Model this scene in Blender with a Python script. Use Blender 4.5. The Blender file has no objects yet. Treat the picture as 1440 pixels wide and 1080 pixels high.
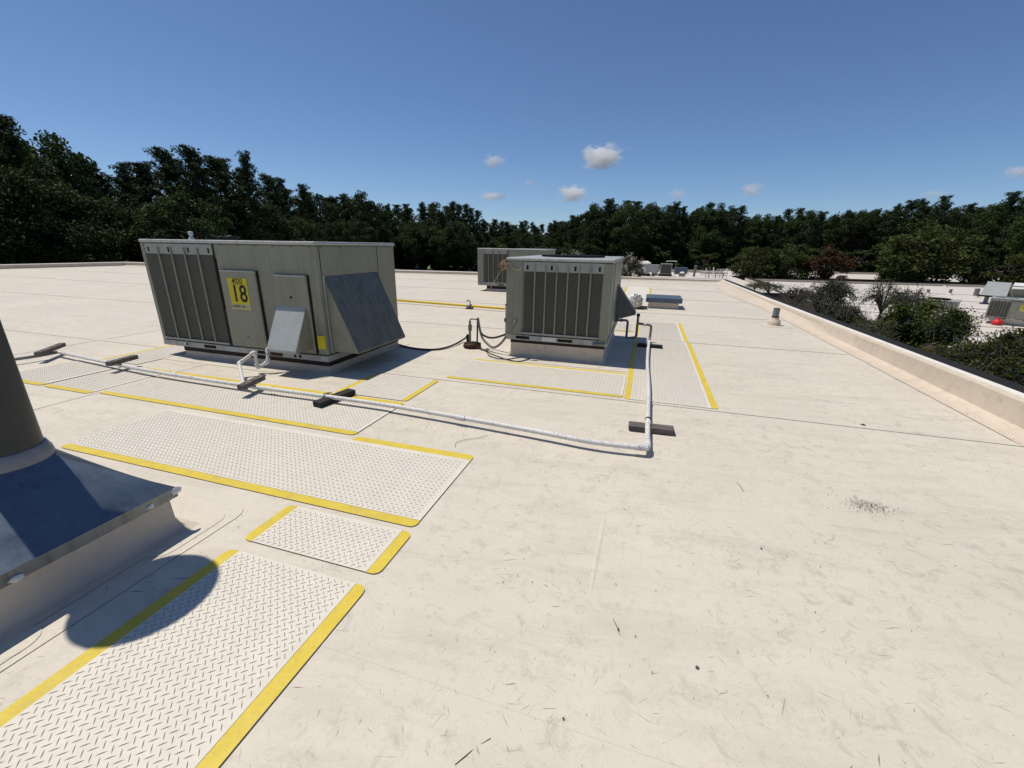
import bpy, math, random
import numpy as np
from math import radians, sin, cos, pi
from mathutils import Matrix, Vector

S = bpy.context.scene
COL = S.collection

# ------------------------------------------------------------------ camera
EYE = 1.70
F_PX, PITCH, ROLL, YAW = 591.15, radians(18.245), radians(-0.918), radians(-17.012)
_cy, _sy, _cp, _sp, _cr, _sr = cos(YAW), sin(YAW), cos(PITCH), sin(PITCH), cos(ROLL), sin(ROLL)
_F = np.array([_sy * _cp, _cy * _cp, -_sp]); _R = np.array([_cy, -_sy, 0.0]); _D = np.cross(_F, _R)
CM = np.array([_R * _cr + _D * _sr, -_R * _sr + _D * _cr, _F])
cam_d = bpy.data.cameras.new('camera'); cam = bpy.data.objects.new('camera', cam_d); COL.objects.link(cam)
cam_d.sensor_width = 36.0; cam_d.lens = F_PX / 1440 * 36; cam_d.clip_start = 0.05; cam_d.clip_end = 9000
m = Matrix.Identity(4)
for i in range(3):
    m[i][0] = CM[0][i]; m[i][1] = -CM[1][i]; m[i][2] = -CM[2][i]
m[2][3] = EYE
cam.matrix_world = m
S.camera = cam

# ------------------------------------------------------------------ world, sun, exposure
SUN_D = Vector((0.385, -0.045, -1.0)).normalized()            # direction the light travels
world = bpy.data.worlds.new('World'); S.world = world; world.use_nodes = True
wn = world.node_tree.nodes; wl = world.node_tree.links
bg = wn['Background']
sky = wn.new('ShaderNodeTexSky'); sky.sky_type = 'NISHITA'; sky.sun_disc = False
sky.sun_elevation = math.asin(-SUN_D.z); sky.sun_rotation = math.atan2(-SUN_D.x, -SUN_D.y)
sky.air_density = 0.8; sky.dust_density = 0.25; sky.ozone_density = 7.5; sky.altitude = 100
bg.inputs['Strength'].default_value = 0.098
wl.new(sky.outputs[0], bg.inputs[0])
sun_d = bpy.data.lights.new('sun', 'SUN'); sun_d.energy = 4.05; sun_d.angle = radians(0.53); sun_d.color = (1.0, 0.945, 0.85)
sun = bpy.data.objects.new('sun', sun_d); COL.objects.link(sun)
sun.rotation_euler = SUN_D.to_track_quat('-Z', 'Y').to_euler(); sun.location = (-10, 2, 30)
S.view_settings.view_transform = 'Standard'; S.view_settings.look = 'None'
S.view_settings.exposure = 0.0; S.view_settings.gamma = 1.0; S.view_settings.use_curve_mapping = False
S.render.engine = 'CYCLES'
S.cycles.volume_bounces = 8; S.cycles.max_bounces = 10; S.cycles.transparent_max_bounces = 8
S.cycles.use_denoising = True

# ------------------------------------------------------------------ measuring helpers (a photo pixel of 1440x1080 -> a place)
def ray(px, py): return CM.T @ np.array([(px - 720) / F_PX, (py - 540) / F_PX, 1.0])
def at(px, py, z=0.0):
    d = ray(px, py); t = (z - EYE) / d[2]; return Vector((d[0] * t, d[1] * t, z))
def at_y(px, py, Y):
    d = ray(px, py); t = Y / d[1]; return Vector((d[0] * t, Y, EYE + d[2] * t))
def at_x(px, py, X):
    d = ray(px, py); t = X / d[0]; return Vector((X, d[1] * t, EYE + d[2] * t))
def at_d(px, py, depth):
    d = ray(px, py); return Vector((d[0] * depth, d[1] * depth, EYE + d[2] * depth))
def horizon(px): return 340 + (px - 392) * 0.0158

# ------------------------------------------------------------------ mesh helpers
class MB:
    def __init__(s): s.v = []; s.f = []; s.mi = []
    def add(s, vs, fs, mi=0):
        b = len(s.v); s.v += [tuple(v) for v in vs]; s.f += [tuple(i + b for i in f) for f in fs]; s.mi += [mi] * len(fs); return s
    def box(s, x0, x1, y0, y1, z0, z1, mi=0):
        return s.add([(x0, y0, z0), (x1, y0, z0), (x1, y1, z0), (x0, y1, z0), (x0, y0, z1), (x1, y0, z1), (x1, y1, z1), (x0, y1, z1)],
                     [(0, 3, 2, 1), (4, 5, 6, 7), (0, 1, 5, 4), (1, 2, 6, 5), (2, 3, 7, 6), (3, 0, 4, 7)], mi)
    def obox(s, c, size, rz=0.0, mi=0, rx=0.0, ry=0.0):
        M = Matrix.Translation(Vector(c)) @ Matrix.Rotation(rz, 4, 'Z') @ Matrix.Rotation(ry, 4, 'Y') @ Matrix.Rotation(rx, 4, 'X')
        a, b, h = size[0] / 2, size[1] / 2, size[2] / 2
        vs = [M @ Vector(p) for p in [(-a, -b, -h), (a, -b, -h), (a, b, -h), (-a, b, -h), (-a, -b, h), (a, -b, h), (a, b, h), (-a, b, h)]]
        return s.add(vs, [(0, 3, 2, 1), (4, 5, 6, 7), (0, 1, 5, 4), (1, 2, 6, 5), (2, 3, 7, 6), (3, 0, 4, 7)], mi)
    def tube(s, pts, r, n=10, mi=0, caps=True):
        pts = [Vector(p) for p in pts]; k = len(pts)
        rs = list(r) if isinstance(r, (list, tuple)) else [r] * k
        t0 = (pts[1] - pts[0]).normalized()
        u = t0.cross(Vector((0, 0, 1)))
        if u.length < 1e-3: u = t0.cross(Vector((1, 0, 0)))
        u.normalize(); vs = []
        for i, p in enumerate(pts):
            t = (pts[min(i + 1, k - 1)] - pts[max(i - 1, 0)])
            t = t.normalized() if t.length > 1e-9 else t0
            u = (u - t * u.dot(t)); u.normalize(); w = t.cross(u)
            for j in range(n):
                a = 2 * pi * j / n; vs.append(p + (u * cos(a) + w * sin(a)) * rs[i])
        fs = [(i * n + j, i * n + (j + 1) % n, (i + 1) * n + (j + 1) % n, (i + 1) * n + j) for i in range(k - 1) for j in range(n)]
        if caps: fs += [tuple(range(n))[::-1], tuple((k - 1) * n + j for j in range(n))]
        return s.add(vs, fs, mi)
    def lathe(s, prof, c=(0, 0, 0), n=24, mi=0):
        vs = []; k = len(prof)
        for r, z in prof:
            for j in range(n):
                a = 2 * pi * j / n; vs.append((c[0] + r * cos(a), c[1] + r * sin(a), c[2] + z))
        fs = [(i * n + j, i * n + (j + 1) % n, (i + 1) * n + (j + 1) % n, (i + 1) * n + j) for i in range(k - 1) for j in range(n)]
        if prof[0][0] > 1e-6: fs.append(tuple(range(n))[::-1])
        if prof[-1][0] > 1e-6: fs.append(tuple((k - 1) * n + j for j in range(n)))
        return s.add(vs, fs, mi)
    def prism(s, poly, z0, z1, mi=0, side_mi=None):
        n = len(poly); vs = [(p[0], p[1], z0) for p in poly] + [(p[0], p[1], z1) for p in poly]
        s.add(vs, [tuple(range(n, 2 * n)), tuple(range(n))[::-1]], mi)
        b = len(s.v) - 2 * n
        for i in range(n):
            s.f.append((b + i, b + (i + 1) % n, b + n + (i + 1) % n, b + n + i)); s.mi.append(mi if side_mi is None else side_mi)
        return s
    def solid(s, vs, fs, mi=0): return s.add(vs, fs, mi)

ORG = {}
def root_of(o):
    while o.parent: o = o.parent
    return o
def mesh_obj(name, mb, mats, parent=None, smooth=None, bevel=0.0, origin=None):
    org = Vector(origin) if origin is not None else (ORG.get(root_of(parent).name, Vector()) if parent else Vector())
    me = bpy.data.meshes.new(name)
    me.from_pydata([tuple(Vector(v) - org) for v in mb.v], [], mb.f)
    mats = mats if isinstance(mats, (list, tuple)) else [mats]
    for mt in mats: me.materials.append(mt)
    if len(mats) > 1: me.polygons.foreach_set('material_index', mb.mi)
    if smooth is not None:
        me.polygons.foreach_set('use_smooth', [True] * len(me.polygons)); me.set_sharp_from_angle(angle=radians(smooth))
    me.update()
    o = bpy.data.objects.new(name, me); COL.objects.link(o)
    if parent: o.parent = parent
    elif origin is not None: o.location = org
    if bevel:
        b = o.modifiers.new('bevel', 'BEVEL'); b.width = bevel; b.segments = 2; b.limit_method = 'ANGLE'; b.angle_limit = radians(40)
    return o
def tag(o, label, cat, group=None):
    o['label'] = label; o['category'] = cat
    if group: o['group'] = group
    return o
def thing(name, label, cat, loc, group=None, rz=0.0, world_verts=True):
    o = bpy.data.objects.new(name, None); COL.objects.link(o); o.location = loc; o.rotation_euler = (0, 0, rz)
    o.empty_display_size = 0.2; tag(o, label, cat, group)
    if world_verts: ORG[o.name] = Vector(loc)
    return o
def single(name, mb, mat, label, cat, group=None, smooth=None, bevel=0.0):
    a = np.array(mb.v); c = ((a[:, 0].min() + a[:, 0].max()) / 2, (a[:, 1].min() + a[:, 1].max()) / 2, a[:, 2].min())
    return tag(mesh_obj(name, mb, mat, None, smooth, bevel, origin=c), label, cat, group)
def struct(o): o['kind'] = 'structure'; return o
def smooth_path(pts, k=6):
    P = [Vector(p) for p in pts]; out = []
    for i in range(len(P) - 1):
        p0, p1, p2, p3 = P[max(i - 1, 0)], P[i], P[i + 1], P[min(i + 2, len(P) - 1)]
        for j in range(k):
            t = j / k
            out.append(0.5 * ((2 * p1) + (p2 - p0) * t + (2 * p0 - 5 * p1 + 4 * p2 - p3) * t * t + (3 * p1 - p0 - 3 * p2 + p3) * t ** 3))
    out.append(P[-1]); return out
def round_corners(pts, r, k=5):
    P = [Vector(p) for p in pts]; out = [P[0]]
    for i in range(1, len(P) - 1):
        a = (P[i - 1] - P[i]); b = (P[i + 1] - P[i]); rr = min(r, a.length * .45, b.length * .45)
        a.normalize(); b.normalize(); s, e = P[i] + a * rr, P[i] + b * rr
        for j in range(k + 1):
            t = j / k; out.append(s * (1 - t) ** 2 + P[i] * 2 * t * (1 - t) + e * t * t)
    out.append(P[-1]); return out

# ------------------------------------------------------------------ materials
class NT:
    def __init__(s, name):
        s.m = bpy.data.materials.new(name); s.m.use_nodes = True; s.t = s.m.node_tree; s.b = s.t.nodes['Principled BSDF']
        s.co = None
    def n(s, kind, **kw):
        o = s.t.nodes.new(kind)
        for k, v in kw.items(): setattr(o, k, v)
        return o
    def l(s, a, b): s.t.links.new(a, b)
    def coord(s, space='Object'):
        if s.co is None: s.co = s.n('ShaderNodeTexCoord')
        return s.co.outputs[space]
    def noise(s, scale, detail=4, rough=.55, dist=0.0, mapping=None, space='Object'):
        o = s.n('ShaderNodeTexNoise'); o.inputs['Scale'].default_value = scale; o.inputs['Detail'].default_value = detail
        o.inputs['Roughness'].default_value = rough; o.inputs['Distortion'].default_value = dist
        c = s.coord(space)
        if mapping:
            mp = s.n('ShaderNodeMapping', vector_type='TEXTURE'); mp.inputs['Rotation'].default_value = mapping.get('rot', (0, 0, 0)); mp.inputs['Scale'].default_value = tuple(1 / q for q in mapping.get('scale', (1, 1, 1)))
            mp.inputs['Location'].default_value = mapping.get('loc', (0, 0, 0)); s.l(c, mp.inputs[0]); c = mp.outputs[0]
        s.l(c, o.inputs['Vector']); return o.outputs['Fac']
    def ramp(s, fac, stops):
        r = s.n('ShaderNodeValToRGB'); e = r.color_ramp.elements
        while len(e) < len(stops): e.new(0.5)
        for i, (p, c) in enumerate(stops):
            e[i].position = p; e[i].color = (*c, 1) if isinstance(c, (tuple, list)) else (c, c, c, 1)
        s.l(fac, r.inputs[0]); return r.outputs[0]
    def mix(s, fac, a, b, mode='MIX'):
        o = s.n('ShaderNodeMix', data_type='RGBA', blend_type=mode)
        for i, x in ((0, fac), (6, a), (7, b)):
            if hasattr(x, 'links'): s.l(x, o.inputs[i])
            elif i == 0: o.inputs[0].default_value = x
            else: o.inputs[i].default_value = (*x, 1)
        return o.outputs[2]
    def math(s, op, a, b=0.0):
        o = s.n('ShaderNodeMath', operation=op)
        for i, x in enumerate((a, b)):
            if hasattr(x, 'links'): s.l(x, o.inputs[i])
            else: o.inputs[i].default_value = x
        return o.outputs[0]
    def bump(s, h, strength=.3, dist=.01, prev=None):
        o = s.n('ShaderNodeBump'); o.inputs['Strength'].default_value = strength; o.inputs['Distance'].default_value = dist
        s.l(h, o.inputs['Height'])
        if prev is not None: s.l(prev, o.inputs['Normal'])
        return o.outputs[0]
    def done(s, col=None, rough=.6, metal=0.0, spec=.3, normal=None):
        if hasattr(col, 'links'): s.l(col, s.b.inputs['Base Color'])
        elif col is not None: s.b.inputs['Base Color'].default_value = (*col, 1)
        if hasattr(rough, 'links'): s.l(rough, s.b.inputs['Roughness'])
        else: s.b.inputs['Roughness'].default_value = rough
        s.b.inputs['Metallic'].default_value = metal; s.b.inputs['Specular IOR Level'].default_value = spec
        if normal is not None: s.l(normal, s.b.inputs['Normal'])
        return s.m

def simple(name, col, rough=.6, metal=0.0, var=.25, scale=9.0, spec=.3, bump=0.0):
    t = NT(name)
    f = t.noise(scale, 5, .6)
    c = t.ramp(f, [(.25, tuple(x * (1 - var) for x in col)), (.75, tuple(min(1, x * (1 + var * .6)) for x in col))])
    f2 = t.noise(scale * 9, 3)
    c = t.mix(t.math('MULTIPLY', f2, .35), c, tuple(x * .6 for x in col))
    nm = t.bump(f2, bump, .004) if bump else None
    return t.done(c, rough, metal, spec, nm)

def make_membrane(name, base, scuffs=True, far=False):
    t = NT(name)
    lo = t.noise(.55, 5, .6, .4); mid = t.noise(4.0, 6, .65, .3); hi = t.noise(70, 4, .7)
    c = t.ramp(lo, [(.3, tuple(x * .93 for x in base)), (.7, tuple(min(1, x * 1.04) for x in base))])
    c = t.mix(t.math('MULTIPLY', t.ramp(mid, [(.48, 0.0), (.72, 1.0)]), .26), c, tuple(b * k for b, k in zip(base, (.80, .79, .77))))
    c = t.mix(t.math('MULTIPLY', t.ramp(hi, [(.5, 0.0), (.78, 1.0)]), .30), c, tuple(b * .66 for b in base))
    # ponding / drag stains that run across the sheets
    drag = t.noise(1.0, 6, .7, .5, {'scale': (.9, 5.0, 1), 'rot': (0, 0, .12)})
    c = t.mix(t.math('MULTIPLY', t.ramp(drag, [(.49, 0.0), (.68, 1.0)]), .50), c, tuple(b * k for b, k in zip(base, (.76, .75, .73))))
    sm = t.noise(9, 7, .75, .8); smk = t.noise(.8, 4, .6, 0, {'loc': (4, 2, 0)})
    c = t.mix(t.math('MULTIPLY', t.math('MULTIPLY', t.ramp(sm, [(.52, 0.0), (.66, 1.0)]), t.ramp(smk, [(.38, .2), (.58, 1.0)])), .55), c, tuple(b * k for b, k in zip(base, (.56, .55, .54))))
    if scuffs:
        for i, (rot, sx, sy, th, amt) in enumerate([(.35, 7, 105, .70, .8), (1.2, 8, 110, .71, .8), (2.3, 11, 130, .70, .75), (-.25, 3.5, 90, .72, .6), (.75, 14, 150, .70, .7), (1.75, 16, 170, .70, .75), (2.8, 9, 120, .70, .7)]):
            s1 = t.noise(1.0, 3, .5, .35, {'rot': (0, 0, rot), 'scale': (sx, sy, 1), 'loc': (i * 7.3, i * 3.1, 0)})
            k = t.noise(1.7, 4, .6, 0, {'loc': (i * 11.0, 5.0 - i, 0)})
            msk = t.math('MULTIPLY', t.ramp(s1, [(th - .013, 0.0), (th + .02, 1.0)]), t.ramp(k, [(.44, 0.0), (.58, 1.0)]))
            c = t.mix(t.math('MULTIPLY', msk, amt), c, (.13, .105, .085))
        sp = t.noise(38, 2, .5); sk = t.noise(1.1, 3, .5, 0, {'loc': (3, 9, 0)})
        c = t.mix(t.math('MULTIPLY', t.math('MULTIPLY', t.ramp(sp, [(.74, 0.0), (.78, 1.0)]), t.ramp(sk, [(.45, 0.0), (.6, 1.0)])), .7), c, (.14, .12, .10))
    wr = t.noise(.9, 3, .5, 0, {'scale': (.7, 2.0, 1)})
    nm = t.bump(hi, .18, .003); nm = t.bump(wr, .22, .05, nm)
    return t.done(c, .62, 0, .25, nm)

TAN = (.62, .56, .465)
M = {}
M['roof'] = make_membrane('tan_membrane', TAN)
M['roof_far'] = make_membrane('pale_membrane', (.62, .565, .50), False)
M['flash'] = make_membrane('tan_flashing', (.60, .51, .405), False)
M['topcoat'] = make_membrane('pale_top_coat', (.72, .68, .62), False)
M['pad'] = simple('pad_surface', (.71, .655, .56), .6, 0, .08, 6)
M['lap'] = simple('lap_edge', (.27, .235, .20), .8)
M['tread'] = simple('soiled_tread', (.38, .34, .29), .7, 0, .2, 30)
def make_yellow():
    t = NT('safety_yellow'); f = t.noise(7, 6, .7, .4); g = t.noise(60, 4, .7)
    c = t.ramp(f, [(.3, (.60, .44, .032)), (.7, (.69, .53, .065))])
    c = t.mix(t.math('MULTIPLY', t.ramp(g, [(.5, 0.0), (.75, 1.0)]), .5), c, (.40, .31, .10))
    d2 = t.noise(2.2, 6, .7, .6); c = t.mix(t.math('MULTIPLY', t.ramp(d2, [(.52, 0.0), (.7, 1.0)]), .45), c, (.42, .35, .17))
    return t.done(c, .5, 0, .35, t.bump(g, .2, .003))
M['yellow'] = make_yellow()
def make_paint(name, col, streak=.35):
    t = NT(name); f = t.noise(2.5, 6, .65, .3); s = t.noise(1.0, 5, .65, 0, {'scale': (16, 16, .8)}); g = t.noise(45, 3)
    c = t.ramp(f, [(.3, tuple(x * .86 for x in col)), (.7, tuple(x * 1.1 for x in col))])
    c = t.mix(t.math('MULTIPLY', t.ramp(s, [(.5, 0.0), (.75, 1.0)]), streak), c, tuple(x * .55 for x in col))
    c = t.mix(t.math('MULTIPLY', t.ramp(g, [(.6, 0.0), (.8, 1.0)]), .35), c, tuple(x * .6 for x in col))
    return t.done(c, .42, 0, .4, t.bump(f, .05, .02))
M['rtu'] = make_paint('weathered_olive_paint', (.238, .236, .178), .55)
M['rtu_light'] = make_paint('pale_strip_paint', (.31, .31, .28), .2)
def make_metal(name, col, rough, metal, streak=.4, dirt=(.10, .105, .10)):
    t = NT(name); v = t.n('ShaderNodeTexVoronoi'); v.inputs['Scale'].default_value = 28; t.l(t.coord(), v.inputs['Vector'])
    f = t.noise(3, 5, .6, .4); s = t.noise(1.0, 5, .7, .2, {'scale': (13, 13, 1.2)})
    c = t.mix(t.math('MULTIPLY', v.outputs['Distance'], .5), col, tuple(x * .78 for x in col))
    c = t.mix(t.math('MULTIPLY', t.ramp(s, [(.48, 0.0), (.7, 1.0)]), streak), c, dirt)
    c = t.mix(t.math('MULTIPLY', t.ramp(f, [(.55, 0.0), (.75, 1.0)]), .3), c, dirt)
    return t.done(c, t.ramp(f, [(.3, rough * .8), (.7, min(1, rough * 1.3))]), metal, .5, t.bump(f, .06, .02))
M['galv'] = make_metal('galvanised_sheet', (.40, .42, .405), .6, .25, .25, (.22, .23, .215))
M['hood'] = make_metal('stained_hood_and_shaded_cheek', (.125, .136, .126), .5, .15, .8, (.045, .050, .046))
M['cap'] = make_metal('unit_cap_metal', (.42, .43, .41), .5, .3, .5, (.17, .165, .15))
M['rail'] = make_metal('base_rail_metal', (.40, .40, .37), .55, .2, .55, (.13, .115, .095))
M['flashmetal'] = make_metal('blue_grey_flashing', (.16, .20, .25), .42, .8, .35, (.03, .04, .055))
M['drip'] = make_metal('grimy_edge_metal', (.25, .255, .245), .55, .5, .6, (.05, .05, .05))
M['capblue'] = make_metal('blue_grey_cap', (.10, .135, .18), .5, .4, .3, (.06, .07, .09))
M['stack'] = make_paint('dark_stack_paint', (.030, .036, .033), .5)
M['seal'] = simple('sealant', (.27, .27, .28), .6, 0, .2, 20, .3, .2)
M['sealw'] = simple('white_sealant', (.70, .69, .66), .55, 0, .15, 30, .3, .3)
def make_coil():
    t = NT('coil_fins'); w = t.n('ShaderNodeTexWave', wave_type='BANDS', bands_direction='Z'); w.inputs['Scale'].default_value = 26
    t.l(t.coord(), w.inputs['Vector']); f = t.noise(3, 5, .6)
    w2 = t.n('ShaderNodeTexWave', wave_type='BANDS', bands_direction='X'); w2.inputs['Scale'].default_value = 26; t.l(t.coord(), w2.inputs['Vector'])
    k = t.math('MULTIPLY', w.outputs['Fac'], w2.outputs['Fac'])
    c = t.mix(k, (.068, .067, .053), (.130, .127, .104)); c = t.mix(t.math('MULTIPLY', f, .6), c, (.045, .042, .034))
    return t.done(c, .65, 0, .3, t.bump(k, .5, .006))
M['coil'] = make_coil()
M['black'] = simple('black_recess', (.008, .008, .008), .8)
M['nailer'] = simple('dark_nailer', (.022, .014, .012), .7)
M['coping'] = simple('dark_bronze_coping', (.026, .025, .025), .75, 0, .2, 3, .06)
def make_pvc(name, base, amt=.55):
    t = NT(name); s = t.noise(1.0, 4, .7, .3, {'scale': (30, 30, 30)}); f = t.noise(5, 5, .6)
    c = t.mix(t.math('MULTIPLY', t.ramp(f, [(.4, 0.0), (.75, 1.0)]), .5), base, tuple(x * .72 for x in base))
    c = t.mix(t.math('MULTIPLY', t.ramp(s, [(.55, 0.0), (.64, 1.0)]), amt), c, (.12, .11, .10))
    return t.done(c, .5, 0, .35)
M['pvc'] = make_pvc('dirty_white_pvc', (.68, .66, .62), .6)
M['pvc_grey'] = make_pvc('grey_pvc', (.17, .18, .175), .3)
def make_wood():
    t = NT('weathered_wood'); g = t.noise(1.0, 6, .7, .4, {'scale': (3, 26, 26)}); f = t.noise(5, 4)
    c = t.ramp(g, [(.3, (.06, .05, .045)), (.55, (.155, .138, .128)), (.75, (.25, .23, .215))])
    c = t.mix(t.math('MULTIPLY', f, .4), c, (.07, .06, .055))
    return t.done(c, .85, 0, .2, t.bump(g, .5, .006))
M['wood'] = make_wood()
M['rubber'] = simple('black_rubber', (.022, .021, .020), .7, 0, .4, 14, .3, .3)
M['gas'] = simple('yellow_pipe_paint', (.74, .49, .02), .45, 0, .15, 5)
M['conduit'] = simple('grey_conduit', (.19, .19, .175), .6, 0, .3, 20)
M['wire'] = simple('black_cable', (.02, .02, .022), .6)
M['rust'] = simple('rusty_cast_metal', (.075, .038, .022), .8, .2, .5, 18, .3, .4)
M['rope'] = simple('tan_rope', (.42, .30, .20), .9, 0, .3, 60)
M['bag'] = make_metal('silver_foil', (.50, .48, .44), .42, .45, .4, (.18, .17, .15))
M['red'] = simple('red_plastic', (.62, .03, .035), .5)
M['sign'] = simple('sign_yellow', (.62, .52, .025), .5, 0, .10, 8)
M['signwhite'] = simple('sign_cream', (.55, .52, .32), .5, 0, .08, 8)
M['ink'] = simple('black_ink', (.012, .011, .010), .6)
M['debris'] = simple('leaf_litter', (.10, .075, .05), .9, 0, .5, 40)
M['brick'] = simple('brown_brick', (.12, .075, .055), .85, 0, .2, 4)
M['ground'] = simple('dry_grass', (.055, .065, .03), .9, 0, .35, .15)
M['bark'] = simple('bark', (.085, .065, .050), .9, 0, .35, 6, .2, .5)
M['twig'] = simple('grey_twig', (.105, .095, .085), .9, 0, .3, 12)
M['fan'] = simple('fan_black', (.014, .014, .014), .8, 0, .2, 9, .05)
M['skin'] = simple('skin', (.35, .20, .14), .6)
M['lime'] = simple('lime_shirt', (.55, .66, .30), .8)
M['trousers'] = simple('dark_trousers', (.03, .032, .04), .8)
M['hair'] = simple('dark_hair', (.02, .015, .012), .7)

def make_leaf(name, a, b, trans=.15):
    t = NT(name)
    oi = t.n('ShaderNodeObjectInfo'); f = t.noise(.35, 3, .6); g = t.noise(3.0, 2)
    k = t.math('ADD', t.math('MULTIPLY', f, .6), t.math('MULTIPLY', g, .4))
    c = t.ramp(k, [(.35, a), (.68, b)])
    hs = t.n('ShaderNodeHueSaturation'); t.l(c, hs.inputs['Color'])
    t.l(t.math('ADD', t.math('MULTIPLY', oi.outputs['Random'], .022), .489), hs.inputs['Hue'])
    t.l(t.math('ADD', t.math('MULTIPLY', oi.outputs['Random'], .5), .75), hs.inputs['Value'])
    t.done(hs.outputs[0], .7, 0, .12)
    if trans: 
        tr = t.n('ShaderNodeBsdfTranslucent'); t.l(hs.outputs[0], tr.inputs[0])
        mx = t.n('ShaderNodeMixShader'); mx.inputs[0].default_value = trans
        out = [n for n in t.t.nodes if n.type == 'OUTPUT_MATERIAL'][0]
        t.l(t.b.outputs[0], mx.inputs[1]); t.l(tr.outputs[0], mx.inputs[2]); t.l(mx.outputs[0], out.inputs[0])
    return t.m
M['pine'] = make_leaf('pine_needles', (.020, .036, .013), (.052, .078, .026))
M['broad'] = make_leaf('broad_leaves', (.026, .043, .013), (.060, .086, .023))
M['broad_olive'] = make_leaf('olive_leaves', (.036, .048, .013), (.080, .095, .025))
M['russet'] = make_leaf('russet_leaves', (.050, .030, .014), (.095, .046, .022))
M['myrtle'] = make_leaf('courtyard_leaves', (.044, .060, .012), (.105, .128, .028), .25)
M['petal'] = make_leaf('pale_petals', (.40, .30, .28), (.60, .50, .46), .2)
M['petal_red'] = make_leaf('rose_petals', (.22, .06, .06), (.34, .12, .11), .2)

# ================================================================== LARGE STRUCTURE
def clip(poly, a, b, c):                                         # keep a*x+b*y<=c
    out = []
    for i in range(len(poly)):
        p, q = poly[i], poly[(i + 1) % len(poly)]; dp, dq = a * p[0] + b * p[1] - c, a * q[0] + b * q[1] - c
        if dp <= 0: out.append(p)
        if dp * dq < 0:
            t = dp / (dp - dq); out.append((p[0] + (q[0] - p[0]) * t, p[1] + (q[1] - p[1]) * t))
    return out
ROOF = [(3.74, -12.0), (3.74, 24.9), (-33.6, 20.3), (-36.0, 5.0), (-38.7, -12.0)]
ROOF_OUT = [(4.02, -12.0), (4.02, 25.25), (-33.9, 20.6), (-36.3, 5.0), (-39.0, -12.0)]
struct(mesh_obj('ground', MB().add([(-900, -900, -7), (900, -900, -7), (900, 900, -7), (-900, 900, -7)], [(0, 1, 2, 3)]), M['ground']))
struct(mesh_obj('building_walls', MB().prism(ROOF_OUT, -7.0, -0.03), M['brick']))
deck = struct(mesh_obj('roof_deck', MB().prism(ROOF, -0.028, -0.006), M['roof']))
seams = [-12.0, -6.23, -2.56, 1.10, 4.77, 8.44, 12.11, 15.78, 19.45, 23.12, 30]
for k in range(len(seams) - 1):
    y0, y1 = seams[k], seams[k + 1]
    poly = clip(clip(ROOF, 0, -1, -y0), 0, 1, y1)
    if len(poly) < 3: continue
    ym = y0 + .16
    a, b = clip(poly, 0, 1, ym), clip(poly, 0, -1, -ym)
    mb = MB()
    hl = .0015 if abs(y0 - 1.1) < .01 else .006; zf = lambda y: hl if y < y0 + 1e-4 else 0.0005
    for pl in (a, b):
        if len(pl) >= 3: mb.add([(p[0], p[1], zf(p[1])) for p in pl], [tuple(range(len(pl)))])
    xs = [p[0] for p in poly if abs(p[1] - y0) < 1e-4]
    if len(xs) >= 2:
        x0, x1 = min(xs), max(xs)
        mb.add([(x0, y0, -.004), (x1, y0, -.004), (x1, y0, hl), (x0, y0, hl)], [(0, 1, 2, 3)], 0 if abs(y0 - 1.1) < .01 else 1)
    mesh_obj('membrane_sheet', mb, [M['roof'], M['lap']], deck)
def strip_patch(name, poly, z, parent, mat='roof', h=.0025):
    mb = MB().prism(poly, -.004 if z < 1 and z > 0 else z, (.0035 + (z - .0065) * .6 + .00025 * (len(deck.children) - 9)) if z < 1 and z > 0 else z + h, 0, 1); return mesh_obj(name, mb, [M[mat], M['lap']], parent)
def rounded(x0, x1, y0, y1, r, k=4, corners=(1, 1, 1, 1)):
    out = []
    for (px_, py_, sx, sy, a0, on) in ((x1, y0, -1, 1, -pi / 2, corners[1]), (x1, y1, -1, -1, 0, corners[2]), (x0, y1, 1, -1, pi / 2, corners[3]), (x0, y0, 1, 1, pi, corners[0])):
        if on:
            cx, cy = px_ + sx * r, py_ + sy * r
            for j in range(k + 1): a = a0 + pi / 2 * j / k; out.append((cx + r * cos(a), cy + r * sin(a)))
        else: out.append((px_, py_))
    return out
strip_patch('membrane_patch', rounded(-6.012, -5.93, -1.0, 9.5, .01), .0065, deck)         # end laps that run away from the camera
strip_patch('membrane_patch', rounded(-9.15, -9.07, -1.0, 16.0, .01), .0065, deck)
strip_patch('membrane_patch', rounded(2.72, 3.32, 10.95, 11.75, .12), .0065, deck)         # target patch under the vent
strip_patch('membrane_patch', rounded(-3.9, -2.36, .25, 1.80, .12), .0065, deck)            # skirt round the stack curb
strip_patch('membrane_patch', rounded(-2.62, -2.42, 1.25, 1.70, .09), .0110, deck)
strip_patch('membrane_patch', rounded(-2.58, -2.40, .35, .78, .09), .0110, deck)
strip_patch('membrane_patch', rounded(-2.16, .05, 6.0, 6.34, .06), .0065, deck)
strip_patch('membrane_patch', rounded(-6.85, -3.90, 4.28, 6.55, .10), .0065, deck)

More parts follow.
